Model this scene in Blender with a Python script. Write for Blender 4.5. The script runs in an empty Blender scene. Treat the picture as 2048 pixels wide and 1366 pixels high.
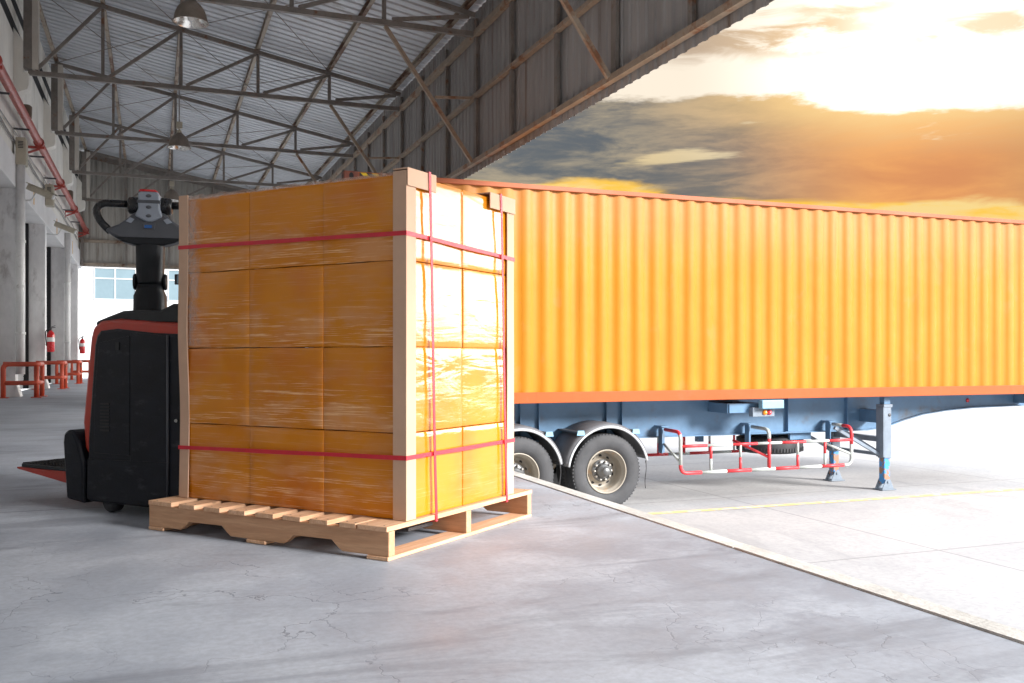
import bpy, bmesh, math, random
from mathutils import Vector, Matrix, noise
random.seed(7)
R = math.radians
C = bpy.context.scene.collection
S = bpy.context.scene

# ------------------------------------------------------------------ helpers
def lin(r, g, b):
    f = lambda v: (v/255/12.92) if v/255 <= .04045 else ((v/255+.055)/1.055)**2.4
    return (f(r), f(g), f(b))

class NT:
    """small helper for writing node trees"""
    def __init__(s, tree):
        s.t = tree
    def new(s, kind, **kw):
        n = s.t.nodes.new(kind)
        for k, v in kw.items(): setattr(n, k, v)
        return n
    def put(s, sock, v):
        if hasattr(v, 'is_output'): s.t.links.new(v, sock)
        elif isinstance(v, (tuple, list)) and len(v) == 3 and len(sock.default_value) == 4: sock.default_value = (*v, 1)
        else: sock.default_value = v
    def m(s, op, a, b=0.0, c=None, clamp=False):
        n = s.new('ShaderNodeMath', operation=op, use_clamp=clamp)
        s.put(n.inputs[0], a); s.put(n.inputs[1], b)
        if c is not None: s.put(n.inputs[2], c)
        return n.outputs[0]
    def step(s, v, lo, hi, a=0.0, b=1.0):
        n = s.new('ShaderNodeMapRange', interpolation_type='SMOOTHSTEP', clamp=True)
        for i, x in enumerate((v, lo, hi, a, b)): s.put(n.inputs[i], x)
        return n.outputs[0]
    def mix(s, f, a, b, blend='MIX'):
        n = s.new('ShaderNodeMix', data_type='RGBA', blend_type=blend)
        s.put(n.inputs[0], f); s.put(n.inputs[6], a); s.put(n.inputs[7], b)
        return n.outputs[2]
    def noise(s, vec, scale=5., detail=4., rough=.5, dist=0.):
        n = s.new('ShaderNodeTexNoise')
        if vec is not None: s.put(n.inputs['Vector'], vec)
        n.inputs['Scale'].default_value = scale; n.inputs['Detail'].default_value = detail
        n.inputs['Roughness'].default_value = rough; n.inputs['Distortion'].default_value = dist
        return n.outputs[0]
    def coord(s, scale=(1, 1, 1), which='Object', rot=(0, 0, 0), loc=(0, 0, 0)):
        if which == 'World':
            o = s.new('ShaderNodeNewGeometry').outputs['Position']
        else:
            o = s.new('ShaderNodeTexCoord').outputs[which]
        n = s.new('ShaderNodeMapping')
        s.put(n.inputs[0], o); n.inputs['Scale'].default_value = scale
        n.inputs['Rotation'].default_value = rot; n.inputs['Location'].default_value = loc
        return n.outputs[0]
    def bump(s, h, strength=.3, dist=.01, normal=None):
        n = s.new('ShaderNodeBump')
        n.inputs['Strength'].default_value = strength; n.inputs['Distance'].default_value = dist
        s.put(n.inputs['Height'], h)
        if normal is not None: s.put(n.inputs['Normal'], normal)
        return n.outputs[0]

def new_mat(name):
    m = bpy.data.materials.new(name); m.use_nodes = True
    t = m.node_tree
    b = t.nodes['Principled BSDF']
    return m, NT(t), b

def mat(name, col, rough=.5, metal=0., var=.18, scale=6., bump=.0, bscale=60., spot=None, spot_at=(.62, .7), spot_scale=9.,
        coat=0., stretch=(1, 1, 1), spec=.5, which='World'):
    m, n, b = new_mat(name)
    v = n.coord(stretch, which)
    f = n.noise(v, scale, 5, .6)
    f2 = n.noise(v, scale*7, 3, .6)
    k = n.m('ADD', n.m('MULTIPLY', f, 1.4), n.m('MULTIPLY', f2, .6))          # about 0.4 .. 1.6, mean 1
    dark = tuple(c*(1-var) for c in col); light = tuple(min(1, c*(1+var)) for c in col)
    c = n.mix(n.step(k, .55, 1.45), dark, light)
    if spot:
        sp = n.noise(v, spot_scale, 6, .65)
        c = n.mix(n.step(sp, *spot_at), c, spot)
    n.put(b.inputs['Base Color'], c)
    n.put(b.inputs['Roughness'], n.step(f2, .2, .8, max(0, rough-.08), min(1, rough+.08)))
    b.inputs['Metallic'].default_value = metal
    b.inputs['Specular IOR Level'].default_value = spec
    b.inputs['Coat Weight'].default_value = coat
    if bump:
        n.put(b.inputs['Normal'], n.bump(n.noise(v, bscale, 4, .6), bump, .01))
    return m

class MB:
    """collects shapes in one bmesh and links them as ONE object"""
    def __init__(s): s.b = bmesh.new(); s.mi = 0
    def _tag(s, faces):
        for f in faces: f.material_index = s.mi
    def box(s, x0, x1, y0, y1, z0, z1, M=None):
        vs = [s.b.verts.new((x, y, z)) for x in (x0, x1) for y in (y0, y1) for z in (z0, z1)]
        if M is not None:
            for v in vs: v.co = M @ v.co
        q = [(0, 1, 3, 2), (4, 6, 7, 5), (0, 4, 5, 1), (2, 3, 7, 6), (0, 2, 6, 4), (1, 5, 7, 3)]
        s._tag([s.b.faces.new([vs[i] for i in f]) for f in q]); return s
    def bar(s, p, q, w, h, up=(0, 0, 1)):
        p, q = Vector(p), Vector(q); d = (q-p); L = d.length; d.normalize()
        u = Vector(up)
        if abs(d.dot(u)) > .98: u = Vector((0, 1, 0))
        a = d.cross(u).normalized(); u = a.cross(d)
        M = Matrix((( a.x, d.x, u.x, p.x), (a.y, d.y, u.y, p.y), (a.z, d.z, u.z, p.z), (0, 0, 0, 1)))
        return s.box(-w/2, w/2, 0, L, -h/2, h/2, M)
    def tube(s, pts, r, seg=10, cap=True, r2=None):
        pts = [Vector(p) for p in pts]; n = len(pts); rings = []
        up = Vector((0, 0, 1))
        d0 = (pts[1]-pts[0]).normalized()
        a = d0.cross(up) if abs(d0.dot(up)) < .95 else d0.cross(Vector((0, 1, 0)))
        a.normalize()
        for i, p in enumerate(pts):
            d = ((pts[min(i+1, n-1)]-p).normalized() + (p-pts[max(i-1, 0)]).normalized())
            d.normalize()
            a = (a - d*a.dot(d)).normalized(); b = d.cross(a)
            rr = r if r2 is None else r+(r2-r)*i/(n-1)
            rings.append([s.b.verts.new(p + (a*math.cos(t)+b*math.sin(t))*rr) for t in [2*math.pi*k/seg for k in range(seg)]])
        fs = []
        for A, B in zip(rings, rings[1:]):
            for k in range(seg):
                f = s.b.faces.new((A[k], A[(k+1) % seg], B[(k+1) % seg], B[k])); f.smooth = True; fs.append(f)
        if cap:
            fs.append(s.b.faces.new(rings[0][::-1])); fs.append(s.b.faces.new(rings[-1]))
        s._tag(fs); return s
    def lathe(s, prof, M=None, seg=32, smooth=True, cap=False):
        """prof: (radius, height) about the local Z axis"""
        M = M or Matrix(); rings = []
        for r, h in prof:
            rings.append([s.b.verts.new(M @ Vector((r*math.cos(t), r*math.sin(t), h))) for t in [2*math.pi*k/seg for k in range(seg)]])
        fs = []
        for A, B in zip(rings, rings[1:]):
            for k in range(seg):
                f = s.b.faces.new((A[k], A[(k+1) % seg], B[(k+1) % seg], B[k])); f.smooth = smooth; fs.append(f)
        if cap:
            fs.append(s.b.faces.new(rings[0][::-1])); fs.append(s.b.faces.new(rings[-1]))
        s._tag(fs); return s
    def prism(s, poly, a0, a1, axis='y', M=None):
        """poly in the two remaining axes (x,z) for y, (y,z) for x, (x,y) for z"""
        def P(u, v, a): return {'y': (u, a, v), 'x': (a, u, v), 'z': (u, v, a)}[axis]
        A = [s.b.verts.new(P(u, v, a0)) for u, v in poly]; B = [s.b.verts.new(P(u, v, a1)) for u, v in poly]
        if M is not None:
            for v in A+B: v.co = M @ v.co
        n = len(poly)
        fs = [s.b.faces.new(A[::-1]), s.b.faces.new(B)]
        for i in range(n): fs.append(s.b.faces.new((A[i], A[(i+1) % n], B[(i+1) % n], B[i])))
        s._tag(fs); return s
    def sheet(s, grid, smooth=False):
        vs = [[s.b.verts.new(p) for p in row] for row in grid]; fs = []
        for a, b in zip(vs, vs[1:]):
            for i in range(len(a)-1):
                f = s.b.faces.new((a[i], a[i+1], b[i+1], b[i])); f.smooth = smooth; fs.append(f)
        s._tag(fs); return s
    def build(s, name, mats, parent=None, bevel=0., solid=0., autosmooth=False, loc=None, rotz=0.):
        bmesh.ops.recalc_face_normals(s.b, faces=s.b.faces[:])
        me = bpy.data.meshes.new(name); s.b.to_mesh(me); s.b.free()
        for m in (mats if isinstance(mats, (list, tuple)) else [mats]): me.materials.append(m)
        o = bpy.data.objects.new(name, me); C.objects.link(o)
        if parent is not None: o.parent = parent
        if loc is not None: o.location = loc; o.rotation_euler = (0, 0, rotz)
        if solid:
            md = o.modifiers.new('solid', 'SOLIDIFY'); md.thickness = solid; md.offset = 0
        if bevel:
            md = o.modifiers.new('bevel', 'BEVEL'); md.width = bevel; md.segments = 2; md.limit_method = 'ANGLE'; md.angle_limit = R(40)
            md.harden_normals = False
        return o

def tag(o, label=None, cat=None, group=None, kind=None):
    if label: o['label'] = label
    if cat: o['category'] = cat
    if group: o['group'] = group
    if kind: o['kind'] = kind
    return o
def thing(name, label, cat, loc=(0, 0, 0), rotz=0., group=None):
    o = bpy.data.objects.new(name, None); C.objects.link(o)
    o.empty_display_size = .2
    o.location = loc; o.rotation_euler = (0, 0, rotz)
    return tag(o, label, cat, group)
def copy_tree(o, parent=None):
    c = o.copy(); C.objects.link(c)
    if parent is not None: c.parent = parent
    for ch in list(o.children): copy_tree(ch, c)
    return c
def arc(cx, cz, r, a0, a1, n):
    return [(cx+r*math.cos(R(a0+(a1-a0)*i/n)), cz+r*math.sin(R(a0+(a1-a0)*i/n))) for i in range(n+1)]
def rounded(pts, r, n=5):
    """round the corners of a 3-D polyline"""
    pts = [Vector(p) for p in pts]; out = [pts[0]]
    for a, b, c in zip(pts, pts[1:], pts[2:]):
        p = b+(a-b).normalized()*r; q = b+(c-b).normalized()*r
        for i in range(n+1):
            t = i/n; out.append(p*(1-t)**2+b*2*t*(1-t)+q*t*t)
    return out+[pts[-1]]

# ------------------------------------------------------------------ camera
EYE = .73
YAW = R(21.158)
cam = bpy.data.cameras.new('camera'); co = bpy.data.objects.new('camera', cam); C.objects.link(co)
cam.sensor_width = 36; cam.lens = 1850/2048*36; cam.shift_y = 32/2048
cam.clip_start = .05; cam.clip_end = 3000
co.location = (0, 0, EYE); co.rotation_euler = (R(90), 0, -YAW)
S.camera = co

# ------------------------------------------------------------------ light and sky
EXPO = 1.5
S.view_settings.view_transform = 'Standard'; S.view_settings.look = 'None'
S.view_settings.gamma = 1; S.view_settings.exposure = EXPO
S.view_settings.use_curve_mapping = False
SUN_AZ, SUN_EL = 142., 24.
sun = bpy.data.lights.new('sun', 'SUN'); sun.energy = 3.5; sun.angle = R(17); sun.color = (1, .96, .92)
so = bpy.data.objects.new('sun', sun); C.objects.link(so)
sd = Vector((math.sin(R(SUN_AZ))*math.cos(R(SUN_EL)), math.cos(R(SUN_AZ))*math.cos(R(SUN_EL)), math.sin(R(SUN_EL))))
so.rotation_euler = (-sd).to_track_quat('-Z', 'Y').to_euler(); so.location = (20, -5, 14)

w = bpy.data.worlds.new('World'); S.world = w; w.use_nodes = True
n = NT(w.node_tree); bg = w.node_tree.nodes['Background']
sky = n.new('ShaderNodeTexSky', sky_type='NISHITA'); sky.sun_disc = False
sky.sun_elevation = R(SUN_EL); sky.sun_rotation = R(SUN_AZ); sky.air_density = 1.4; sky.dust_density = 4
nish = n.mix(1.0, sky.outputs[0], (.1, .1, .1), 'MULTIPLY')
tc = n.new('ShaderNodeTexCoord').outputs['Generated']
sx = n.new('ShaderNodeSeparateXYZ'); n.put(sx.inputs[0], tc)
X, Y, Z = sx.outputs
DEG = 57.29578
A = n.m('MULTIPLY', n.m('ARCTAN2', X, Y), DEG)                # azimuth from +Y towards +X, degrees
E = n.m('MULTIPLY', n.m('ARCSINE', Z), DEG)
def comb(a, b, c=0.):
    q = n.new('ShaderNodeCombineXYZ'); n.put(q.inputs[0], a); n.put(q.inputs[1], b); n.put(q.inputs[2], c); return q.outputs[0]
v1 = comb(n.m('MULTIPLY', A, .09), n.m('MULTIPLY', E, .34), 3.1)
v2 = comb(n.m('MULTIPLY', A, .16), n.m('MULTIPLY', E, .75), 8.4)
v3 = comb(n.m('MULTIPLY', A, .07), n.m('MULTIPLY', E, .5), 1.7)
n1 = n.noise(v1, 1.0, 10, .62, .25)
n2 = n.noise(v2, 1.0, 10, .64, .3)
n3 = n.noise(v3, 1.0, 8, .55, .35)
def K(*c): return tuple(v*(2**-EXPO) for v in c)
# bright veil of light between the clouds, whitest about the low sun
dsun = n.m('SQRT', n.m('ADD', n.m('POWER', n.m('MULTIPLY', n.m('SUBTRACT', A, 44.), .72), 2.), n.m('POWER', n.m('SUBTRACT', E, 16.6), 2.)))
glow = n.step(dsun, 0., 15., 1., 0.)
veil = n.mix(n.step(dsun, 1., 9.), K(1.6, 1.5, 1.3), K(.97, .84, .67))
# the long low bank
edge = n.m('SUBTRACT', 16.4, n.m('MULTIPLY', n.step(A, 25., 44.), 2.3))
edge = n.m('ADD', edge, n.m('MULTIPLY', n.m('SUBTRACT', n1, .5), 4.2))
bank = n.step(n.m('SUBTRACT', edge, E), -.12, .4)
c_left = n.mix(n.step(n2, .36, .66), K(*lin(88, 90, 95)), K(*lin(168, 152, 126)))
c_mid = n.mix(n.step(n2, .3, .7), K(*lin(120, 109, 99)), K(*lin(190, 156, 120)))
c_right = n.mix(n.step(n1, .3, .7), K(*lin(216, 138, 78)), K(*lin(250, 174, 92)))
cb = n.mix(n.step(A, 26., 38.), c_left, c_mid)
cb = n.mix(n.step(A, 33., 44.), cb, c_right)
cb = n.mix(n.step(A, 46., 56.), cb, K(*lin(198, 150, 92)))
cb = n.mix(n.m('MULTIPLY', n.step(n.m('SUBTRACT', edge, E), 0., 3.2, 1., 0.), n.step(dsun, 2., 12., .9, .05)), cb, K(*lin(255, 214, 140)))
sk = n.mix(bank, veil, cb)
# bright slits in the bank
slit = n.m('MULTIPLY', n.step(n3, .585, .66), n.step(n.m('SUBTRACT', edge, E), .5, 1.2))
slit = n.m('MULTIPLY', slit, n.step(E, 9.5, 12., 0., 1.))
sk = n.mix(n.m('MULTIPLY', slit, .75), sk, n.mix(glow, K(*lin(228, 200, 140)), K(1.1, .95, .7)))
# yellow evening strip under the bank
ye = n.m('SUBTRACT', 11.35, n.m('MULTIPLY', n.m('SUBTRACT', A, 19.), .097))
ye = n.m('ADD', ye, n.m('MULTIPLY', n.m('SUBTRACT', n3, .5), 3.4))
sk = n.mix(n.step(n.m('SUBTRACT', ye, E), -.12, .4), sk, n.mix(n.step(n2, .4, .62), K(1.0, .56, .03), K(.92, .66, .24)))
# thin streaks above the bank
def streak(ec, a0, a1, a2, a3, wd, amp, seed):
    ns = n.noise(comb(n.m('MULTIPLY', A, .17), n.m('MULTIPLY', E, .8), seed), 1., 8, .6, .7)
    d = n.m('ABSOLUTE', n.m('SUBTRACT', E, n.m('ADD', ec, n.m('MULTIPLY', n.m('SUBTRACT', ns, .5), amp))))
    q = n.m('MULTIPLY', n.step(d, wd*.25, wd, 1., 0.), n.m('MULTIPLY', n.step(A, a0, a1), n.step(A, a2, a3, 1., 0.)))
    return n.m('MULTIPLY', q, n.step(ns, .38, .56))
for args, k in (((18.3, 29., 32., 39., 45., 1.5, 3.6, 5.2), .95), ((19.5, 37., 39., 42., 45., .5, 1.5, 2.2), .6), ((17.55, 43.5, 46., 60., 64., .75, 2.4, 9.1), .75), ((19.2, 47., 49., 60., 64., .45, 1.5, 4.4), .6)):
    sk = n.mix(n.m('MULTIPLY', streak(*args), k), sk, n.mix(n.step(A, 31., 41.), K(*lin(186, 160, 132)), K(*lin(246, 206, 152))))
# overcast outside the view, its bright and dim bands shaped to light the scene
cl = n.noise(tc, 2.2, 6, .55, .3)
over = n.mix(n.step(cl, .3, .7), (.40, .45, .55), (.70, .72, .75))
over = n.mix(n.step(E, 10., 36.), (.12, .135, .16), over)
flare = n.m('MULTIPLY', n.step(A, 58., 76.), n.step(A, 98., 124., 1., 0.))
over = n.mix(n.m('MULTIPLY', flare, n.m('MULTIPLY', n.step(E, 8., 19., 1., 0.), n.step(E, -2., 1.5))), over, (4.4, 4.35, 4.2))  # bright low patch added for a white reflection on the load's end
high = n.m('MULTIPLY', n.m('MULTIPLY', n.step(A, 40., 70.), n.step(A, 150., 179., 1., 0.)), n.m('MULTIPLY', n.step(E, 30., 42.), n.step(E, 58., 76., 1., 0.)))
over = n.mix(high, over, (1.1, 1.18, 1.30))  # brighter band added to lighten the floor by the dock edge
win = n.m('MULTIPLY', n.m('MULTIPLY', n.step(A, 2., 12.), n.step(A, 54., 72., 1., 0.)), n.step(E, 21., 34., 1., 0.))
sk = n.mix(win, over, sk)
sk = n.mix(.06, sk, nish, 'ADD')
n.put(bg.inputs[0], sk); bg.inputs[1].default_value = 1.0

# ------------------------------------------------------------------ materials
def m_floor():
    m, n, b = new_mat('dock_concrete')
    v = n.coord((1, 1, 1), 'World')
    big = n.noise(v, .55, 5, .6, .3); mid = n.noise(v, 2.6, 6, .65, .4); fine = n.noise(v, 40, 4, .7)
    sw = n.noise(n.coord((.5, 2.2, 1), 'World', (0, 0, R(24))), 1.4, 6, .62, .8)
    c = n.mix(n.step(big, .3, .7), (.25, .280, .335), (.425, .465, .53))
    c = n.mix(n.m('MULTIPLY', n.step(mid, .42, .7), .5), c, (.53, .575, .64))
    c = n.mix(n.m('MULTIPLY', n.step(sw, .5, .66), .42), c, (.13, .14, .165))
    c = n.mix(n.step(fine, .25, .75, 0., .3), c, (.17, .17, .185))
    # cracks: two nets of broken lines
    wv = n.new('ShaderNodeVectorMath', operation='ADD')
    wn = n.new('ShaderNodeTexNoise'); n.put(wn.inputs['Vector'], v); wn.inputs['Scale'].default_value = 4.; wn.inputs['Detail'].default_value = 6
    sc = n.new('ShaderNodeVectorMath', operation='SCALE'); n.put(sc.inputs[0], wn.outputs['Color']); sc.inputs[3].default_value = .35
    n.put(wv.inputs[0], v); n.put(wv.inputs[1], sc.outputs[0])
    def net(s, wid, lo, hi, off):
        vo = n.new('ShaderNodeTexVoronoi', feature='DISTANCE_TO_EDGE'); n.put(vo.inputs['Vector'], wv.outputs[0]); vo.inputs['Scale'].default_value = s
        line = n.step(vo.outputs['Distance'], 0., wid, 1., 0.)
        return n.m('MULTIPLY', line, n.step(n.noise(n.coord((1, 1, 1), 'World', loc=off), 1.1, 3), lo, hi))
    ck = n.m('MAXIMUM', n.m('MULTIPLY', net(1.3, .004, .44, .62, (3, 1, 0)), .8), n.m('MULTIPLY', net(4.6, .012, .5, .62, (9, 4, 0)), .45))
    sp = n.new('ShaderNodeSeparateXYZ'); n.put(sp.inputs[0], v)
    inb = n.step(sp.outputs[0], 1.9, 2.0, 1., 0.)
    # sawn joint across the floor
    j = n.m('MULTIPLY', n.step(n.m('ABSOLUTE', n.m('SUBTRACT', sp.outputs[1], 4.93)), .004, .012, 1., 0.), n.step(sp.outputs[0], .35, .4, 1., 0.))
    j2 = n.step(n.m('ABSOLUTE', n.m('SUBTRACT', sp.outputs[1], 14.9)), .008, .02, 1., 0.)
    ck = n.m('MAXIMUM', ck, n.m('MULTIPLY', n.m('MAXIMUM', j, j2), .8))
    c = n.mix(n.m('MULTIPLY', ck, .6), c, (.045, .045, .05))
    # worn patches near the edge
    pt = n.m('MULTIPLY', n.step(n.noise(v, 3.2, 6, .7), .6, .68), n.step(sp.outputs[0], 1.2, 1.9))
    c = n.mix(n.m('MULTIPLY', pt, .45), c, (.16, .17, .2))
    n.put(b.inputs['Base Color'], c)
    n.put(b.inputs['Roughness'], n.step(mid, .3, .7, .46, .66))
    b.inputs['Specular IOR Level'].default_value = .35
    h = n.m('SUBTRACT', n.m('MULTIPLY', fine, .25), n.m('MULTIPLY', ck, 1.))
    n.put(b.inputs['Normal'], n.bump(h, .25, .004))
    return m
def m_yard():
    m, n, b = new_mat('yard_concrete')
    v = n.coord((1, 1, 1), 'World')
    mid = n.noise(v, .35, 6, .65, .4); fine = n.noise(v, 18, 5, .7)
    br = n.noise(n.coord((1, 6, 1), 'World'), 3., 5, .6)
    c = n.mix(n.step(mid, .3, .7), (.32, .325, .335), (.42, .42, .42))
    c = n.mix(n.step(fine, .35, .75, 0., .5), c, (.23, .235, .25))
    oil = n.noise(n.coord((1, .35, 1), 'World'), .9, 6, .7, .5)
    c = n.mix(n.m('MULTIPLY', n.step(oil, .55, .70), .4), c, (.20, .205, .215))
    c = n.mix(n.m('MULTIPLY', n.step(br, .56, .72), .3), c, (.24, .25, .27))
    sp = n.new('ShaderNodeSeparateXYZ'); n.put(sp.inputs[0], v)
    def joint(o, period, off, wid):
        d = n.m('ABSOLUTE', n.m('SUBTRACT', n.m('FRACT', n.m('DIVIDE', n.m('ADD', o, off), period)), .5))
        return n.step(d, .5-wid/period*1.6, .5-wid/period*.6)
    # FRACT-.5: 0.5 at the joint
    jj = n.m('MAXIMUM', joint(sp.outputs[0], 5.5, 3.1, .014), joint(sp.outputs[1], 4.0, .35, .014))
    c = n.mix(n.m('MULTIPLY', jj, .6), c, (.16, .16, .16))
    n.put(b.inputs['Base Color'], c); b.inputs['Roughness'].default_value = .85
    n.put(b.inputs['Normal'], n.bump(fine, .2, .004))
    return m
def m_film(name, base, dark, tint):
    """cardboard under tight layers of clear stretch film"""
    m, n, b = new_mat(name)
    rot = (0, 0, R(50.66))
    v = n.coord((1, 1, 1), 'World', rot)
    hs = n.coord((1.1, 1.1, 26), 'World', rot)
    hs2 = n.coord((2.4, 2.4, 150), 'World', rot)
    pat = n.coord((1.6, 1.6, 3.6), 'World', rot)
    a = n.noise(hs, 2.4, 6, .62, .5); f = n.noise(hs2, 2.2, 4, .6, .3); p = n.noise(pat, 2.4, 5, .55, .6); q = n.noise(v, 3.5, 3)
    oi = n.new('ShaderNodeObjectInfo').outputs['Random']
    # which side of the load: the sunlit end is smoother, with less painted sheen
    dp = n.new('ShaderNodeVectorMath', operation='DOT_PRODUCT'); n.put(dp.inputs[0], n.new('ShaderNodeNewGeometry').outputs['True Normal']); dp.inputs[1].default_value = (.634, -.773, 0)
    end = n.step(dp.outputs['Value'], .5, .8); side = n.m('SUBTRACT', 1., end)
    sp = n.new('ShaderNodeSeparateXYZ'); n.put(sp.inputs[0], n.new('ShaderNodeNewGeometry').outputs['Position'])
    fr = n.m('FRACT', n.m('DIVIDE', n.m('SUBTRACT', sp.outputs[2], .126), .3225))
    low = n.step(n.m('ADD', fr, n.m('MULTIPLY', n.m('SUBTRACT', q, .5), .8)), .35, .62, 1., 0.)      # creases and their painted glints gather in the lower half of each layer
    c = n.mix(n.step(q, .3, .7), dark, base)
    c = n.mix(n.m('MULTIPLY', oi, .3), c, tuple(x*.74 for x in base))
    red = n.noise(n.coord((1, 1, 1), 'World', rot, (4, 2, 7)), 2.6, 3)
    c = n.mix(n.m('MULTIPLY', n.step(red, .5, .68), .5), c, (.52, .115, .006))
    milky_sheen = n.m('MULTIPLY', n.step(n.m('ADD', p, n.m('MULTIPLY', n.m('SUBTRACT', a, .5), .35)), .46, .70), n.m('MULTIPLY', n.m('ADD', n.m('MULTIPLY', low, .6), .3), n.m('ADD', .25, n.m('MULTIPLY', side, .55))))
    c = n.mix(milky_sheen, c, tint)  # milky reflections painted into the colour, stronger on the long side
    crease_glint = n.m('MULTIPLY', n.step(f, .54, .60), n.m('MULTIPLY', n.step(a, .44, .56), n.m('ADD', .2, n.m('MULTIPLY', low, .75))))
    c = n.mix(n.m('MULTIPLY', crease_glint, n.m('ADD', .15, n.m('MULTIPLY', side, .75))), c, (.90, .58, .30))  # pale streaks painted for light caught on film creases
    n.put(b.inputs['Base Color'], c)
    b.inputs['Roughness'].default_value = .6
    b.inputs['Specular IOR Level'].default_value = .08
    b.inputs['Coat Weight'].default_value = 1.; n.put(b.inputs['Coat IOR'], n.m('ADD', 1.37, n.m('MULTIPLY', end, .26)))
    n.put(b.inputs['Coat Roughness'], n.step(p, .35, .65, .03, .10))
    wr = n.noise(n.coord((1.2, 1.2, 5), 'World', rot), 2.6, 3, .5, .8)
    h = n.m('ADD', n.m('MULTIPLY', n.m('MULTIPLY', n.m('ADD', n.m('MULTIPLY', a, .7), n.m('MULTIPLY', f, .7)), n.m('ADD', .25, low)), n.m('ADD', .12, n.m('MULTIPLY', side, .88))), n.m('MULTIPLY', wr, n.m('ADD', .9, n.m('MULTIPLY', side, .6))))
    n.put(b.inputs['Coat Normal'], n.bump(h, .30, .012))
    return m
def m_wood(name, col, dark):
    m, n, b = new_mat(name)
    v = n.coord((1, 1, 1), 'Object')
    r = n.new('ShaderNodeObjectInfo').outputs['Random']
    off = n.new('ShaderNodeVectorMath', operation='ADD'); n.put(off.inputs[0], v)
    cx = n.new('ShaderNodeCombineXYZ'); n.put(cx.inputs[0], n.m('MULTIPLY', r, 40.)); n.put(cx.inputs[2], n.m('MULTIPLY', r, 17.)); n.put(off.inputs[1], cx.outputs[0])
    mp = n.new('ShaderNodeMapping'); n.put(mp.inputs[0], off.outputs[0]); mp.inputs['Scale'].default_value = (1.2, 16, 16)
    g = n.noise(mp.outputs[0], 2., 6, .6, 1.2); g2 = n.noise(mp.outputs[0], 9., 4, .6, .4)
    c = n.mix(n.step(g, .36, .66), dark, col)
    c = n.mix(n.step(g2, .3, .8, 0., .4), c, tuple(x*.6 for x in dark))
    vo = n.new('ShaderNodeTexVoronoi'); n.put(vo.inputs['Vector'], off.outputs[0]); vo.inputs['Scale'].default_value = 5.5
    c = n.mix(n.step(vo.outputs['Distance'], .05, .11, .75, 0.), c, (.16, .075, .03))
    c = n.mix(n.m('MULTIPLY', n.step(r, .2, .9), .3), c, tuple(x*.75 for x in col))
    n.put(b.inputs['Base Color'], c); b.inputs['Roughness'].default_value = .68
    n.put(b.inputs['Normal'], n.bump(g2, .3, .003))
    return m
def m_container(name, base, fade, low):
    m, n, b = new_mat(name)
    v = n.coord((1, 1, 1), 'World')
    sp = n.new('ShaderNodeSeparateXYZ'); n.put(sp.inputs[0], v)
    big = n.noise(v, .7, 4, .6); st = n.noise(n.coord((7, 7, .5), 'World'), 1.6, 5, .6); fine = n.noise(v, 22, 5, .65)
    top = n.step(n.m('ADD', sp.outputs[2], n.m('MULTIPLY', st, 1.1)), 2.3, 3.7)       # sun-bleached towards the roof rail
    c = n.mix(n.m('MULTIPLY', n.step(big, .3, .7), .45), base, low)
    c = n.mix(n.m('MULTIPLY', top, .5), c, fade)
    c = n.mix(n.m('MULTIPLY', n.step(st, .55, .75), .35), c, tuple(x*.72 for x in low))
    pale = n.noise(n.coord((2.2, 2.2, 1.3), 'World'), 1.5, 5, .6)
    c = n.mix(n.m('MULTIPLY', n.step(pale, .6, .7), .16), c, fade)
    sc = n.m('MULTIPLY', n.step(fine, .68, .74), n.step(n.noise(v, 2.1, 3), .52, .66))
    c = n.mix(n.m('MULTIPLY', sc, .8), c, (.30, .12, .05))
    b.inputs['Specular IOR Level'].default_value = .25
    n.put(b.inputs['Base Color'], c); n.put(b.inputs['Roughness'], n.step(big, .3, .7, .45, .62))
    n.put(b.inputs['Normal'], n.bump(n.noise(v, 3.2, 3), .25, .02))
    return m

MT = {}
MT['floor'] = m_floor(); MT['yard'] = m_yard()
MT['kerb'] = mat('kerb_concrete', (.56, .555, .53), .8, var=.2, scale=3, bump=.3, spot=(.3, .3, .3), spot_at=(.58, .7), spot_scale=4)
MT['yellow_line'] = mat('road_paint_yellow', (.78, .55, .22), .75, var=.12, scale=2, spot=(.55, .54, .5), spot_at=(.5, .62), spot_scale=6)
MT['wall'] = mat('stained_plaster', (.82, .80, .74), .85, var=.13, scale=.9, bump=.2, spot=(.40, .37, .31), spot_at=(.54, .76), spot_scale=1.3, stretch=(1, 1, .35))
MT['column'] = mat('column_concrete', (.82, .81, .81), .8, var=.14, scale=1.6, bump=.25, spot=(.48, .45, .44), spot_at=(.55, .74), spot_scale=3, stretch=(1, 1, .5))
MT['white'] = mat('white_paint_wall', (.78, .77, .76), .7, var=.07, scale=2)
MT['shutter'] = mat('grey_shutter', (.46, .47, .475), .5, var=.12, scale=3, stretch=(1, 1, .4))
MT['black'] = mat('black_rubber', (.012, .012, .014), .7, var=.3, scale=8)
MT['steel'] = mat('weathered_truss_steel', (.215, .192, .172), .62, var=.25, scale=3, bump=.1, spot=(.20, .10, .055), spot_at=(.56, .7), spot_scale=5)
MT['rail'] = mat('rusty_rail_steel', (.36, .285, .215), .6, var=.25, scale=3, spot=(.26, .12, .06), spot_at=(.52, .66), spot_scale=3)
MT['purlin'] = mat('rusty_purlin', (.34, .285, .225), .6, var=.25, scale=2.2, spot=(.14, .07, .04), spot_at=(.5, .62), spot_scale=2.6, stretch=(1, .5, 1))
MT['roof'] = mat('galvanised_roof_sheet', (.53, .555, .59), .45, metal=.1, var=.16, scale=1.1, spot=(.32, .30, .28), spot_at=(.56, .72), spot_scale=1.8, stretch=(.4, 1, 1))
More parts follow.
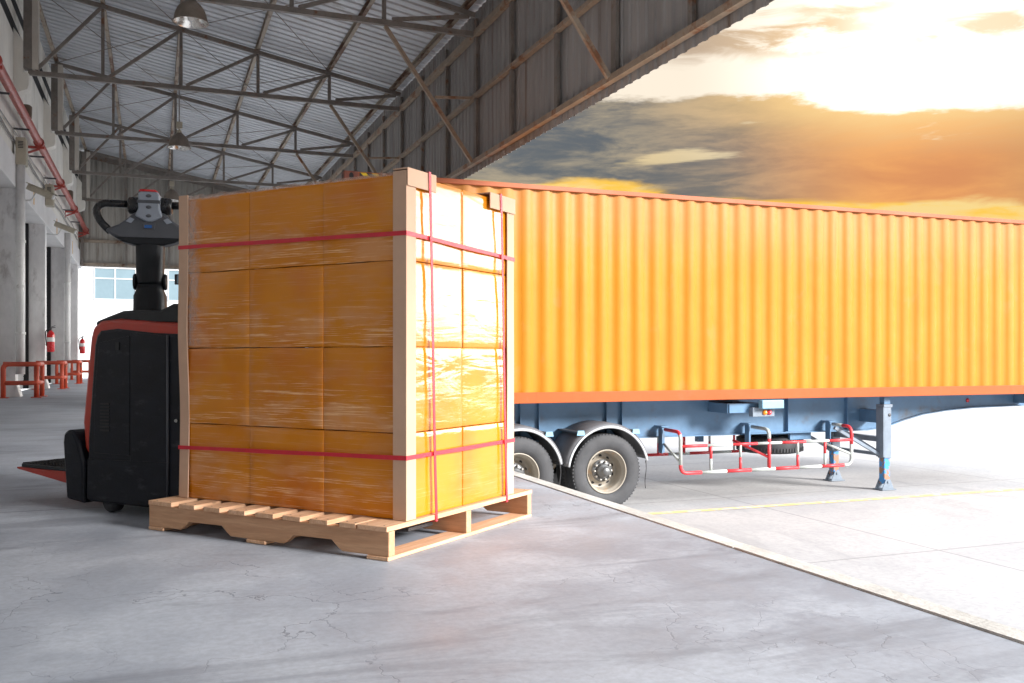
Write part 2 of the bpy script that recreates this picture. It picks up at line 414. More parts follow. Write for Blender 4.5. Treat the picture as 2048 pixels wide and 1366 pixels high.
MT['fascia'] = mat('weathered_fascia_sheet', (.33, .315, .305), .55, var=.22, scale=1.6, spot=(.20, .135, .10), spot_at=(.55, .74), spot_scale=2.6, stretch=(1, 1.6, .12))
MT['gable'] = mat('beige_gable_sheet', (.40, .385, .35), .55, var=.16, scale=1.6, spot=(.24, .2, .16), spot_at=(.58, .76), spot_scale=3, stretch=(1.6, 1, .2))
MT['red_pipe'] = mat('red_oxide_pipe_paint', (.40, .068, .052), .42, var=.2, scale=3)
MT['guard'] = mat('worn_orange_red_paint', (.52, .075, .035), .45, var=.18, scale=6, spot=(.30, .16, .10), spot_at=(.6, .66), spot_scale=7)
MT['pvc'] = mat('pale_pvc', (.80, .80, .79), .5, var=.1, scale=2, spot=(.45, .43, .4), spot_at=(.6, .75), spot_scale=4)
MT['red'] = mat('bright_red_enamel', (.62, .012, .016), .3, var=.1, coat=.4)
MT['beige'] = mat('beige_plastic', (.46, .42, .33), .5, var=.12, scale=6)
MT['brown'] = mat('brown_metal', (.17, .115, .08), .5, var=.2)
MT['lamp'] = mat('dusty_lamp_metal', (.235, .195, .16), .5, var=.2, scale=9)
MT['reflector'] = mat('bright_reflector', (.80, .80, .78), .22, metal=.9, var=.05)
MT['bulb'] = mat('frosted_bulb', (.85, .85, .85), .3, var=.03)
MT['cable'] = mat('grey_cable', (.30, .29, .28), .6, var=.1)
MT['yellow'] = mat('yellow_sign', (.75, .42, .04), .6, var=.1)
MT['plastic'] = mat('scuffed_black_plastic', (.0050, .0066, .0115), .42, var=.4, scale=5, bump=.08, spec=.2, spot=(.030, .033, .041), spot_at=(.56, .74), spot_scale=6, stretch=(1, 1, 3.))
MT['plastic2'] = mat('dark_grey_plastic', (.010, .012, .015), .5, spec=.3, var=.25, scale=8, bump=.06)
MT['redorange'] = mat('red_orange_cover', (.40, .024, .007), .4, var=.12, coat=.05, spot=(.62, .30, .22), spot_at=(.7, .76), spot_scale=11)
MT['grip'] = mat('gloss_black_grip', (.010, .011, .013), .3, var=.2)
MT['grey_plastic'] = mat('slate_grey_plastic', (.075, .082, .095), .42, var=.12, scale=10)
MT['light_grey'] = mat('light_blue_grey_plastic', (.27, .31, .37), .4, var=.06, scale=10)
MT['display'] = mat('blue_display', (.02, .10, .33), .15, var=.2, scale=30)
MT['film'] = m_film('film_wrapped_cardboard', (.68, .235, .0008), (.60, .185, .0006), (.66, .31, .13))
MT['kraft'] = mat('kraft_edge_board', (.56, .36, .245), .75, var=.07, scale=5)
MT['post'] = mat('pale_post_strip', (.60, .56, .50), .6, var=.15, scale=2, stretch=(1, 1, .4))
MT['strap'] = mat('red_polyester_strap', (.58, .012, .03), .45, var=.12, scale=20)
MT['wood'] = m_wood('pine_board', (.74, .47, .30), (.62, .35, .195))
MT['wood2'] = m_wood('pine_stringer', (.62, .36, .205), (.50, .265, .14))
MT['cont'] = m_container('orange_container_paint', (.41, .162, .005), (.42, .180, .085), (.385, .132, .004))
MT['cont_rail'] = m_container('orange_red_container_rail', (.36, .080, .016), (.35, .12, .07), (.33, .066, .012))
MT['casting'] = mat('oxide_corner_casting', (.22, .065, .04), .6, var=.25, scale=8)
MT['hazard'] = None
MT['blue'] = mat('blue_chassis_paint', (.090, .190, .32), .45, var=.18, scale=1.4, spot=(.10, .13, .17), spot_at=(.55, .75), spot_scale=2)
MT['lightblue'] = mat('light_blue_bracket', (.20, .38, .50), .5, var=.1)
MT['bluegrey'] = mat('blue_grey_leg_paint', (.16, .20, .25), .5, var=.15, scale=5)
MT['legtube'] = mat('worn_bright_blue_paint', (.04, .25, .58), .5, var=.15, scale=5, spot=(.28, .16, .10), spot_at=(.47, .53), spot_scale=8)
MT['tyre'] = mat('tyre_rubber', (.040, .042, .047), .72, var=.22, scale=6, bump=.12)
MT['rim'] = mat('cream_rim_paint', (.29, .262, .22), .45, var=.15, scale=5, spot=(.36, .22, .11), spot_at=(.55, .72), spot_scale=6)
MT['hub'] = mat('grey_hub_steel', (.14, .145, .15), .4, metal=.5, var=.2)
MT['nut'] = mat('lug_nut_steel', (.42, .41, .39), .4, metal=.6, var=.2)
MT['fender'] = mat('grey_fender', (.115, .118, .128), .45, var=.18, scale=5, spot=(.19, .15, .12), spot_at=(.58, .75), spot_scale=4)
MT['fender_lip'] = mat('pale_fender_lip', (.40, .42, .45), .4, var=.1)
MT['gred'] = mat('guard_rail_red', (.62, .035, .045), .45, var=.12)
MT['gwhite'] = mat('guard_rail_white', (.40, .435, .42), .5, var=.1)
MT['amber'] = mat('amber_lens', (.85, .27, .01), .25, var=.05, coat=.5)
MT['redlens'] = mat('red_lens', (.55, .04, .06), .25, var=.05, coat=.5)
MT['dark_steel'] = mat('dark_steel', (.07, .07, .075), .5, metal=.3, var=.25)
MT['bwall'] = mat('white_building_wall', (.50, .51, .52), .8, var=.05, scale=.3)
MT['glass'] = mat('pale_window_glass', (.15, .21, .24), .12, var=.06, scale=.6)
m, n, b = new_mat('hazard_stripes'); MT['hazard'] = m
v = n.coord((1, 1, 1), 'World'); sp = n.new('ShaderNodeSeparateXYZ'); n.put(sp.inputs[0], v)
f = n.m('FRACT', n.m('MULTIPLY', n.m('ADD', sp.outputs[0], sp.outputs[2]), 7.))
n.put(b.inputs['Base Color'], n.mix(n.step(f, .48, .52), (.02, .02, .02), (.75, .5, .02)))

# ------------------------------------------------------------------ ground, dock, kerb
DX = 2.06                                     # edge of the dock
YZ = -1.35                                    # yard level
o = MB().sheet([[(-700, -700, YZ), (700, -700, YZ)], [(-700, 700, YZ), (700, 700, YZ)]]).build('yard', MT['yard']); tag(o, kind='structure')
mb = MB(); mb.box(-2.70, DX, -26, 36, YZ+.004, 0)
o = mb.build('floor', MT['floor']); tag(o, kind='structure')
mb = MB()
# kerb with a slightly uneven edge, one run per pour
y = -26.
while y < 36:
    L = 2.9; e = .002*random.uniform(-1, 1)
    mb.prism([(DX+.006, YZ+.004), (DX+.005, .002+e), (DX+.009, .006+e), (DX+.082, .008+e), (DX+.087, .002), (DX+.087, YZ+.004)], y, y+L-.008, 'y')
    y += L
o = mb.build('kerb', MT['kerb']); tag(o, kind='structure')
mb = MB(); mb.sheet([[(2.5, 10.80, YZ+.004), (40, 10.20, YZ+.004)], [(2.5, 10.93, YZ+.004), (40, 10.33, YZ+.004)]])
o = mb.build('yellow_line', MT['yellow_line']); tag(o, kind='structure')

# ------------------------------------------------------------------ warehouse wall on the left
COLY = [14.5, 19.45, 24.42, 29.4, 34.4]
bld = thing('warehouse_wall', 'long off-white concrete warehouse front with columns, shuttered bays and roof louvres', 'building', (-2.7, 13, 0))
BX, BY = -2.7, 13.
def bl(x, y, z): return (x-BX, y-BY, z)
mb = MB()
mb.box(*[v for p in ((-.35, .28), (-39, 22.9), (4.42, 6.72)) for v in p])
for za, zb in ((7.0, 7.18), (7.46, 7.95)):
    mb.box(.2665, .29, -39, 22.9, za, zb)
o = mb.build('upper_wall', MT['wall'], bld)
mb = MB(); mb.box(-.50, .266, -39, 22.9, 6.724, 8.18); mb.build('louvre_shade_backing', MT['black'], bld)  # black box stands in for the shade behind the louvre slots
mb = MB(); mb.box(-.30, .33, -39, 22.9, 3.86, 4.42); mb.build('lintel', MT['white'], bld, bevel=.012)
allc = [-25.2, -20.2, -15.2, -10.3, -5.3, -.4, 4.6, 9.55]+COLY
for i, y in enumerate(allc):
    mb = MB()
    mb.box(-.22, .31, y-.17-BY, y+.17-BY, 0, 3.86)
    mb.prism([(.30, 0), (.39, 0), (.312, .28), (.30, .28)], y-.19-BY, y+.19-BY, 'y')
    mb.build('column', MT['column'], bld, bevel=.012)
    # haunch that carries the truss
    mb = MB()
    mb.prism([(.27, 5.62), (.50, 5.72), (.53, 5.8), (.53, 6.02), (.43, 6.03), (.43, 6.62), (.27, 6.85)], y-.16-BY, y+.16-BY, 'y')
    mb.build('corbel', MT['wall'], bld, bevel=.01)
for i in range(len(allc)-1):
    y0, y1 = allc[i]+.17, allc[i+1]-.17
    mb = MB(); mb.box(-.20, -.14, y0-BY, y1-BY, 0.004, 3.86)
    zz = .1
    while zz < 3.8:
        mb.box(-.14, -.125, y0+.12-BY, y1-.10-BY, zz, zz+.085); zz += .1
    d = mb.build('shutter_door', MT['shutter'], bld)
    mb = MB()
    mb.box(-.14, -.03, y0-BY+.002, y0+.10-BY, .004, 3.85); mb.box(-.14, -.03, y1-.10-BY, y1-BY-.002, .004, 3.85)
    mb.build('door_guide', MT['black'], d)
    mb = MB(); mb.box(.33, .334, (y0+y1)/2-BY-.10, (y0+y1)/2-BY+.02, 3.97, 4.36)
    if y0 > 13: mb.build('yellow_strip', MT['yellow'], bld)
    else: mb.b.free()

# ------------------------------------------------------------------ canopy
cano = thing('loading_canopy', 'steel trussed canopy roof over the dock with corrugated sheets and a deep hanging fascia', 'canopy', (0, 20, 6.08))
CZ = 6.08; CY = 20.
FX = 4.95
def zr(x): return 7.72-.187*(x+2.17)           # top chord axis
NX = [-2.17, -.92, .50, 1.98, 3.43, 4.89]
def P(x, y, z): return (x, y-CY, z-CZ)
# roof sheet: ribs run down the slope
rows = []
prof = [(0, 0), (.115, 0), (.135, .035), (.185, .035), (.205, 0)]
y = -26.
ys = []
while y < 35.6:
    for a, h in prof: ys.append((y+a, h))
    y += .25
g = [[P(x, yy, zr(x)+.155+h) for yy, h in ys] for x in (-2.75, 0, 2.5, 5.25)]
MB().sheet(g).build('roof_sheet', MT['roof'], cano)
for x in NX[:-1]+[4.80]:
    mb = MB(); s = -1
    mb.box(x-.035, x+.035, -46, 15.4, zr(x)+.052-CZ, zr(x)+.062-CZ)
    mb.box(x+.027, x+.035, -46, 15.4, zr(x)+.062-CZ, zr(x)+.140-CZ)
    mb.box(x-.045, x+.035, -46, 15.4, zr(x)+.140-CZ, zr(x)+.150-CZ)
    mb.build('purlin', MT['purlin'], cano)
def truss(y):
    t = bpy.data.objects.new('truss', None); C.objects.link(t); t.parent = cano; t.location = (0, y-CY, 0)
    mb = MB(); mb.box(-2.2, FX-.03, -.035, -.005, -.042, .035); mb.box(-2.2, FX-.03, -.04, .04, -.05, -.042)
    mb.build('bottom_chord', MT['steel'], t)
    a, b = Vector((-2.2, .0, zr(-2.2)-CZ)), Vector((FX, .0, zr(FX)-CZ))
    MB().bar(a, b, .06, .085).build('top_chord', MT['steel'], t)
    for i, x in enumerate(NX[:-1]):
        if i == 0:
            mb = MB(); mb.box(-2.27, -2.13, -.10, .10, .05, zr(x)-CZ-.04); mb.build('post', MT['steel'], t); mb = MB(); mb.box(-2.128, -2.02, -.085, .10, .05, zr(x)-CZ-.04); mb.build('post', MT['post'], t)  # second box is a paler strip along the right of the end post
        else:
            mb = MB(); mb.box(x-.03, x+.03, .008, .062, .05, zr(x)-CZ-.045); mb.build('post', MT['steel'], t)
    for x0, x1 in zip(NX[:4], NX[1:5]):
        MB().bar((x0+.1, -.025, .04), (x1-.04, -.025, zr(x1)-CZ-.05), .05, .06).build('diagonal', MT['steel'], t)
    MB().bar((3.55, -.025, .05), (4.84, -.025, zr(4.84)-CZ-.06), .05, .06).build('diagonal', MT['steel'], t)
    MB().bar((3.45, .03, -.05), (FX-.04, .03, 3.97-CZ), .055, .06).build('knee_brace', MT['rail'], t)
    MB().bar((4.27, .035, 4.98-CZ), (FX-.03, .035, 5.03-CZ), .04, .04).build('strut', MT['rail'], t)
    return t
for y in [9.55]+COLY: truss(y)
# thin sag rods under the sheets
for y0, y1 in zip(COLY[:-1], COLY[1:]):
    for i in (0, 2):
        mb = MB()
        mb.tube([P(NX[i], y0, zr(NX[i])+.03), P(NX[i+2], y1, zr(NX[i+2])+.03)], .008, 6)
        mb.build('bracing_rod', MT['steel'], cano)
        mb = MB()
        mb.tube([P(NX[i+2], y0, zr(NX[i+2])+.015), P(NX[i], y1, zr(NX[i])+.015)], .008, 6)
        mb.build('bracing_rod', MT['steel'], cano)
# fascia
fas = bpy.data.objects.new('fascia', None); C.objects.link(fas); fas.parent = cano
ys = []; y = -26.
fp = [(0, 0), (.055, 0), (.085, .018), (.13, .018), (.16, 0)]
while y < 35.4:
    for a, h in fp: ys.append((y+a, h))
    y += .19
g = [[P(5.02+h, yy, z) for yy, h in ys] for z in (3.83, 4.6, 5.5, 6.52)]
MB().sheet(g).build('fascia_sheet', MT['fascia'], fas)
for z, ww, mm in ((3.97, .075, 'rail'), (5.05, .06, 'rail'), (6.08, .10, 'rail')):
    mb = MB(); mb.box(FX-.03, FX+.055, -46, 15.4, z-ww/2-CZ, z+ww/2-CZ); mb.build('girt', MT[mm], fas)
y = -5.36
k = 0
for i, y0 in enumerate(allc):
    step = 4.97
    for j in range(3):
        yy = y0+step*j/3
        if yy > 35: continue
        wv = .055 if j == 0 else .04
        for za, zb in ((4.01, 5.015), (5.085, 6.025), (6.135, zr(FX)-.06)):
            if za == 4.01:
                mb = MB()
            mb.box(FX+.0, FX+.05, yy-wv-CY, yy+wv-CY, za-CZ, zb-CZ)
        mb.build('stud', MT['steel'], fas)
# gable
gab = bpy.data.objects.new('gable_wall', None); C.objects.link(gab); gab.parent = cano
xs = []; x = -2.42
while x < 4.9:
    for a, h in fp: xs.append((x+a*1.05, h))
    x += .2
bot = [P(x, 35.1+h, 3.87) for x, h in xs]; mid = [P(x, 35.1+h, 5.5) for x, h in xs]; top = [P(x, 35.1+h, zr(x)+.10) for x, h in xs]
MB().sheet([bot, mid, top]).build('gable_sheet', MT['gable'], gab)
for z in (3.95, 4.75):
    mb = MB(); mb.box(-2.40, 4.9, 15.0, 15.08, z-.05-CZ, z+.05-CZ); mb.build('girt', MT['purlin'], gab)
for x in (-2.3, -.9, .5, 1.98, 3.43):
    mb = MB(); mb.box(x-.035, x+.035, 14.94, 15.0, 3.9-CZ, zr(x)-.05-CZ); mb.build('stud', MT['steel'], gab)
mb = MB(); mb.bar(P(-2.2, 34.9, zr(-2.2)-.02), P(4.9, 34.9, zr(4.9)-.02), .06, .22); mb.build('rafter', MT['steel'], gab)

# ------------------------------------------------------------------ pendant lamps under the centre purlin
def pendant(loc, label):
    t = thing('pendant_lamp', label, 'lamp', loc, 0, 'high bay lamps under the canopy')
    M = Matrix()
    mb = MB(); mb.lathe([(.045, .33), (.075, .325), (.10, .30), (.145, .26), (.19, .20), (.222, .12), (.24, .03), (.256, .012), (.256, 0), (.247, 0)], M, 40)
    mb.build('lamp_shade', MT['lamp'], t)
    mb = MB(); mb.lathe([(.246, .002), (.232, .03), (.213, .12), (.18, .195), (.135, .25), (.06, .28), (.001, .282)], M, 40)
    mb.build('reflector', MT['reflector'], t)
    mb = MB(); mb.lathe([(.001, .02), (.03, .03), (.048, .07), (.05, .12), (.03, .19), (.022, .25)], M, 20); mb.build('bulb', MT['bulb'], t)
    mb = MB(); mb.lathe([(.001, .40), (.05, .40), (.055, .33), (.001, .33)], M, 20); mb.box(-.065, .065, -.07, .07, .44, .58); mb.tube([(0, 0, .40), (0, 0, .44)], .02, 8)
    mb.build('ballast', MT['beige'], t, bevel=.006)
    mb = MB(); mb.tube([(0, 0, .58), (0, 0, zr(loc[0])+.05-loc[2])], .014, 8); mb.build('hanger', MT['cable'], t)
    return t
pendant((.50, 14.3, 5.62), 'large dusty bell lamp nearest the viewer, hanging at the top of the picture')
pendant((.53, 22.1, 5.44), 'bell lamp hanging midway along the roof, above the tiller and between the two others')
pendant((.50, 29.6, 5.44), 'farthest and smallest bell lamp, partly hidden behind the wrapped stack top')

# ------------------------------------------------------------------ red pipe and other fittings on the wall
t = thing('fire_pipe', 'red painted sprinkler pipe running along the upper warehouse wall on brackets', 'pipe', (-2.18, 20, 5.1))
mb = MB(); mb.tube([(0, -30, 0), (0, 15.1, 0)], .075, 14); mb.build('pipe_run', MT['red_pipe'], t)
for y in (-9.3, -4.6, 1.0, 5.6, 9.9, 14.9):
    mb = MB(); mb.tube([(0, y-.05, 0), (0, y+.05, 0)], .10, 14); mb.build('pipe_coupling', MT['red_pipe'], t)
    mb = MB(); mb.bar((-.24, y, -.105), (.10, y, -.105), .05, .05); mb.bar((-.24, y-.0, -.24), (.02, y, -.13), .04, .04); mb.box(-.24, -.225, y-.06, y+.06, -.28, -.05)
    mb.build('pipe_bracket', MT['red_pipe'], t)
t = thing('wall_conduit', 'thin grey cables strung along the wall beneath the red pipe', 'cable', (-2.40, 20, 4.75))
for k, z in enumerate((.0, -.07, .1)):
    pts = [(.0+.012*k, -28+i*1.2, z+.03*math.sin(i*1.9+k)) for i in range(36)]
    MB().tube(pts, .011, 6).build('cable', MT['cable'], t)
for y in (-3.4, -.9, 1.6, 4.1, 6.6, 9.1, 11.6):
    mb = MB(); mb.box(-.02, .26, y-.015, y+.015, .16, .19); mb.build('cable_arm', MT['dark_steel'], t)
def jbox(y, label):
    t = thing('junction_box', label, 'electrical box', (-2.37, y, 4.28), 0, 'beige boxes on the lintel')
    mb = MB(); mb.box(0, .17, -.15, .15, 0, .5); mb.build('box_body', MT['beige'], t, bevel=.012)
    mb = MB(); mb.box(.17, .176, -.13, .13, .03, .47); mb.build('box_cover', MT['beige'], t, bevel=.003)
    mb = MB()
    for k in range(5): mb.box(.04, .13, -.156, -.149, .30+.028*k, .315+.028*k)
    mb.build('vent', MT['dark_steel'], t)
    for k in range(3):
        mb = MB(); mb.tube([(.06, -.05+.05*k, .5), (.02+.03*k, -.1+.05*k, .66), (-.03, .1+.05*k, .74), (-.03, .4, .72)], .01, 6)
        mb.build('lead', MT['pvc'], t)
jbox(19.25, 'beige vented electrical box above the drainpipe nearest the viewer')
jbox(24.2, 'smaller-looking beige electrical box on the lintel farther along the wall')
def seccam(loc, label):
    t = thing('security_camera', label, 'camera', loc, R(-8), 'box cameras on the columns')
    M = Matrix.Rotation(R(22), 4, 'Y')
    mb = MB(); mb.box(-.02, .46, -.065, .065, -.055, .055, M); mb.build('camera_housing', MT['beige'], t, bevel=.012)
    mb = MB(); mb.box(-.06, .52, -.08, .08, .058, .07, M); mb.build('sun_shield', MT['beige'], t)
    mb = MB(); mb.lathe([(.045, .461), (.045, .485), (.001, .485)], M @ Matrix.Rotation(R(90), 4, 'Y'), 16); mb.build('lens', MT['bulb'], t)
    mb = MB(); mb.tube(rounded([(.12, 0, -.10), (.05, 0, -.26), (-.2, 0, -.24)], .06), .016, 8); mb.build('camera_arm', MT['pvc'], t)
    return t
seccam((-2.24, 19.9, 4.0), 'beige box camera on the first drainpipe column, the nearer of the two')
seccam((-2.22, 24.9, 3.96), 'beige box camera on the second column, smaller and farther away')
def wlamp(y, label):
    t = thing('wall_fitting', label, 'wall fitting', (-2.28, y, 5.55), 0, 'brown fittings under the corbels')
    M = Matrix.Rotation(R(-14), 4, 'X')
    mb = MB(); mb.lathe([(.001, -.26), (.09, -.26), (.10, -.24), (.10, -.02), (.08, 0), (.001, 0)], M, 20); mb.build('drum', MT['brown'], t)
    mb = MB(); mb.bar((0, 0, -.05), (-.14, 0, .06), .03, .03); mb.build('fitting_arm', MT['dark_steel'], t)
wlamp(19.9, 'brown drum fitting below the nearest concrete corbel')
wlamp(29.6, 'brown drum fitting below a corbel farther along, just above the red pipe')

def drain(y, label):
    t = thing('drainpipe', label, 'drainpipe', (-2.30, y, 0), 0, 'pale drainpipes down the columns')
    mb = MB(); mb.tube([(0, 0, .42), (0, 0, 4.28)], .08, 18)
    mb.build('pipe_run', MT['pvc'], t)
    for z in (1.15, 2.85):
        mb = MB(); mb.tube([(0, 0, z), (0, 0, z+.05)], .09, 18); mb.build('pipe_collar', MT['pvc'], t)
    mb = MB(); mb.tube(rounded([(0, 0, .44), (0, 0, .3), (.17, -.12, .02)], .14), .092, 18); mb.build('pipe_shoe', MT['pvc'], t)
drain(19.2, 'pale drainpipe on the nearest column, with a sloped shoe behind the red guard rail')
drain(29.15, 'pale round drainpipe on the third column, far along the warehouse wall')

def guard(loc, label, w_=.56, dep=.62):
    t = thing('guard_rail', label, 'guard rail', loc, 0, 'red guard rails at the column feet')
    r = .043
    mb = MB(); mb.tube(rounded([(0, 0, .61), (w_, 0, .61), (w_, dep, .61)], .09), r, 12); mb.build('top_rail', MT['guard'], t)
    mb = MB(); mb.tube(rounded([(0, 0, .27), (w_, 0, .27), (w_, dep, .27)], .07), r*.92, 12); mb.build('mid_rail', MT['guard'], t)
    for px, py, bend in ((0, 0, 1), (w_-.03, .03, 0), (w_, dep, 1)):
        mb = MB()
        if px == 0: mb.tube(rounded([(0, 0, 0.01), (0, 0, .61), (.12, 0, .61)], .10), r, 12)
        elif bend: mb.tube(rounded([(px, py, 0.01), (px, py, .61), (px, py-.12, .61)], .10), r, 12)
        else: mb.tube([(px, py, 0.01), (px, py, .59)], r, 12)
        lg = mb.build('leg', MT['guard'], t)
        mb = MB(); mb.box(px-.085, px+.085, py-.085, py+.085, .001, .014); mb.build('foot_plate', MT['guard'], lg)
guard((-2.52, 18.75, 0), 'orange-red tube guard rail round the foot of the nearest drainpipe')
guard((-2.52, 23.7, 0), 'orange-red tube guard rail at the second column, half hidden by the nearest one')
guard((-2.50, 28.3, 0), 'orange-red tube guard rail standing alone at the third column')
guard((-2.50, 33.3, 0), 'farthest orange-red tube guard rail, beside the truck body edge')

def extinguisher(loc, label):
    t = thing('fire_extinguisher', label, 'fire extinguisher', loc, 0, 'fire extinguishers on the columns')
    mb = MB(); mb.lathe([(.001, 0), (.07, .0), (.085, .02), (.085, .40), (.07, .455), (.035, .485), (.03, .50)], None, 24); mb.build('cylinder', MT['red'], t)
    mb = MB(); mb.lathe([(.086, .24), (.086, .34)], None, 24)
    mb.build('paper_band', MT['white'], t)
    mb = MB(); mb.tube([(0, 0, .50), (0, 0, .56)], .022, 10); mb.bar((-.02, 0, .56), (.10, 0, .58), .02, .015); mb.bar((-.02, 0, .575), (.10, 0, .62), .02, .012); mb.build('valve', MT['dark_steel'], t)
    mb = MB(); mb.tube(rounded([(-.02, 0, .55), (-.11, -.02, .50), (-.09, -.05, .14)], .06), .012, 8); mb.build('hose', MT['black'], t)
extinguisher((-2.26, 24.15, .86), 'red fire extinguisher hanging on the second column above a guard rail')
extinguisher((-2.24, 34.1, .86), 'farther red fire extinguisher, at the bright end of the dock beside the black truck')

t = thing('floodlight', 'black floodlight hung below the far gable beside the wrapped stack', 'floodlight', (.78, 34.9, 3.52))
mb = MB(); mb.box(-.1, .42, -.1, .12, -.2, .16); mb.build('housing', MT['black'], t, bevel=.02)
mb = MB(); mb.box(-.02, .40, -.106, -.1, -.16, .12); mb.build('front_glass', MT['glass'], t)
mb = MB(); mb.bar((.16, 0, .16), (.16, 0, .38), .05, .03); mb.build('mount', MT['dark_steel'], t)

# ------------------------------------------------------------------ white building beyond the dock
b2 = thing('office_building', 'plain white building with pale glazed windows beyond the end of the dock', 'building', (0, 60, YZ))
mb = MB(); mb.box(-26, 14, 0, 9, 0.002, 11.5); mb.build('wall', MT['bwall'], b2)
for k in range(-5, 4):
    x0 = -3.26+4.1*k; z0, z1 = 4.22-YZ, 6.02-YZ
    mb = MB(); fr = .06
    mb.box(x0-fr, x0+2.2+fr, -.06, 0, z0-fr, z0); mb.box(x0-fr, x0+2.2+fr, -.06, 0, z1, z1+fr)
    for xx in (x0-fr, x0+1.07, x0+2.2): mb.box(xx, xx+fr, -.06, -.0, z0, z1)
    mb.box(x0, x0+1.07, -.05, 0, z1-.62, z1-.56); mb.box(x0+1.13, x0+2.2, -.05, 0, z1-.62, z1-.56)
    wf = mb.build('window', MT['bwall'], b2)
    mb = MB(); mb.box(x0, x0+2.2, -.02, -.004, z0, z1); mb.build('pane', MT['glass'], wf)

# ------------------------------------------------------------------ pallet, cartons, wrapping
PR = R(-50.66)
P0 = Vector((.781, 3.238, 0))
PM = Matrix.Translation(P0) @ Matrix.Rotation(PR, 4, 'Z')
def pw(x, y, z=0.): return tuple(PM @ Vector((x, y, z)))
PLEN, PWID = 1.265, 1.075
pal = thing('wooden_pallet', 'pine stringer pallet carrying the wrapped carton stack', 'pallet', pw(0, 0, 0), PR)
for i, y in enumerate((0.0, PWID/2-.019, PWID-.038)):
    h0, h1 = .016, .106
    poly = [(-PLEN, h0)]
    for c0 in (-.93, -.36):
        a, e = c0-.145, c0+.145
        poly += [(a, h0), (a+.022, h0+.014), (a+.05, h0+.036), (e-.05, h0+.038), (e-.022, h0+.014), (e, h0)]
    poly += [(0, h0), (0, h1), (-PLEN, h1)]
    mb = MB(); mb.prism(poly, y+.0015, y+.038, 'y')
    mb.build('stringer', MT['wood2'], pal, bevel=.003)
bw = [.14, .09, .092, .088, .094, .09, .088, .075, .135]
gap = (PLEN-sum(bw))/(len(bw)-1)
x = -PLEN
def board(name, x0, wd, z0, z1, y0, y1, m):
    # modelled along local x so that the grain runs along the board
    mb = MB(); L = y1-y0
    mb.box(-L/2, L/2, -wd/2, wd/2, 0, z1-z0)
    if z0 > .1:                                     # nail heads over the three stringers
        mb.mi = 1
        for a in (-L/2+.022, 0, L/2-.022):
            for c in (-.3, .27):
                mb.lathe([(.0045, z1-z0-.001), (.0045, z1-z0+.0006), (.0005, z1-z0+.0007)], Matrix.Translation((a+random.uniform(-.005, .005), wd*c, 0)), 8, False)
    o = mb.build(name, [m, MT['dark_steel']], pal)
    if z0 < .1: o.data.materials.pop(index=1)
    md = o.modifiers.new('bevel', 'BEVEL'); md.width = .003; md.segments = 2; md.limit_method = 'ANGLE'; md.angle_limit = R(85)
    o.location = (x0+wd/2, (y0+y1)/2, z0); o.rotation_euler = (random.uniform(-.004, .004), 0, R(90)+random.uniform(-.008, .008))
    return o
for i, wd in enumerate(bw):
    g = gap*(.35 if i == len(bw)-2 else 1.1)
    board('deck_board', x, wd, .1065, .1245, -.004+random.uniform(-.006, .003), PWID+.003, MT['wood'])
    x += wd+g
    if i == len(bw)-2: x = -bw[-1]
for x0, wd in ((-PLEN, .09), (-PLEN/2-.06, .10), (-.098, .098)):
    board('bottom_board', x0, wd, 0.001, .0155, -.002, PWID, MT['wood'])

SX0, SX1, SY0, SY1 = -1.205, -.02, .13, .915
SZ0, SZ1 = .126, 1.416
cw, cd, ch = (SX1-SX0)/3, (SY1-SY0)/2, (SZ1-SZ0)/4
colname = {0: 'far left column of the stack', 1: 'middle column of the stack', 2: 'front corner column of the stack'}
layname = {0: 'bottom layer, resting on the pallet', 1: 'second layer up', 2: 'third layer up', 3: 'top layer'}
def carton(i, j, k):
    mb = MB(); b = mb.b
    bmesh.ops.create_cube(b, size=1)
    bmesh.ops.subdivide_edges(b, edges=b.edges[:], cuts=13, use_grid_fill=True)
    sx, sy, sz = cw-.0012, cd-.0012, ch-.0026
    seed = Vector((i*3.1+5, j*7.7, k*5.3))
    for v in b.verts:
        u = v.co.copy()
        e = [max(0., 1-(abs(2*c))**4) for c in u]
        fx, fy, fz = abs(u.x) > .499, abs(u.y) > .499, abs(u.z) > .499
        p = Vector((u.x*sx, u.y*sy, u.z*sz))
        nz = noise.noise(seed+Vector((p.x*5, p.y*5, p.z*9)))+.5*noise.noise(seed+Vector((p.x*14, p.y*14, p.z*22)))
        if fx and not fy and not fz: p.x += math.copysign((.0022+.0026*nz)*e[1]*e[2], u.x)
        if fy and not fx and not fz: p.y += math.copysign((.0022+.0026*nz)*e[0]*e[2], u.y)
        # slack film: long edges wander a little
        if fz: p.z += .0008*math.sin(p.x*23+k*2.+i)*(1 if k < 4 else 0)-.001
        v.co = p
    for f in b.faces: f.smooth = True
    o = mb.build('carton', MT['film'])
    md = o.modifiers.new('bevel', 'BEVEL'); md.width = .0025; md.segments = 2; md.limit_method = 'ANGLE'; md.angle_limit = R(50)
    jx, jy = random.uniform(-.0015, .0015), random.uniform(-.003, .003)
    o.location = pw(SX0+cw*(i+.5)+jx, SY0+cd*(j+.5)+jy, SZ0+ch*(k+.5)); o.rotation_euler = (0, 0, PR+random.uniform(-.003, .003))
    where = colname[i] if j == 0 else 'rear column on the sunlit right side'
    tag(o, 'film-wrapped amber carton, %s, %s' % (layname[k], where), 'carton', 'cartons stacked on the pallet')
for k in range(4):
    for i, j in ((0, 0), (1, 0), (2, 0), (2, 1)): carton(i, j, k)

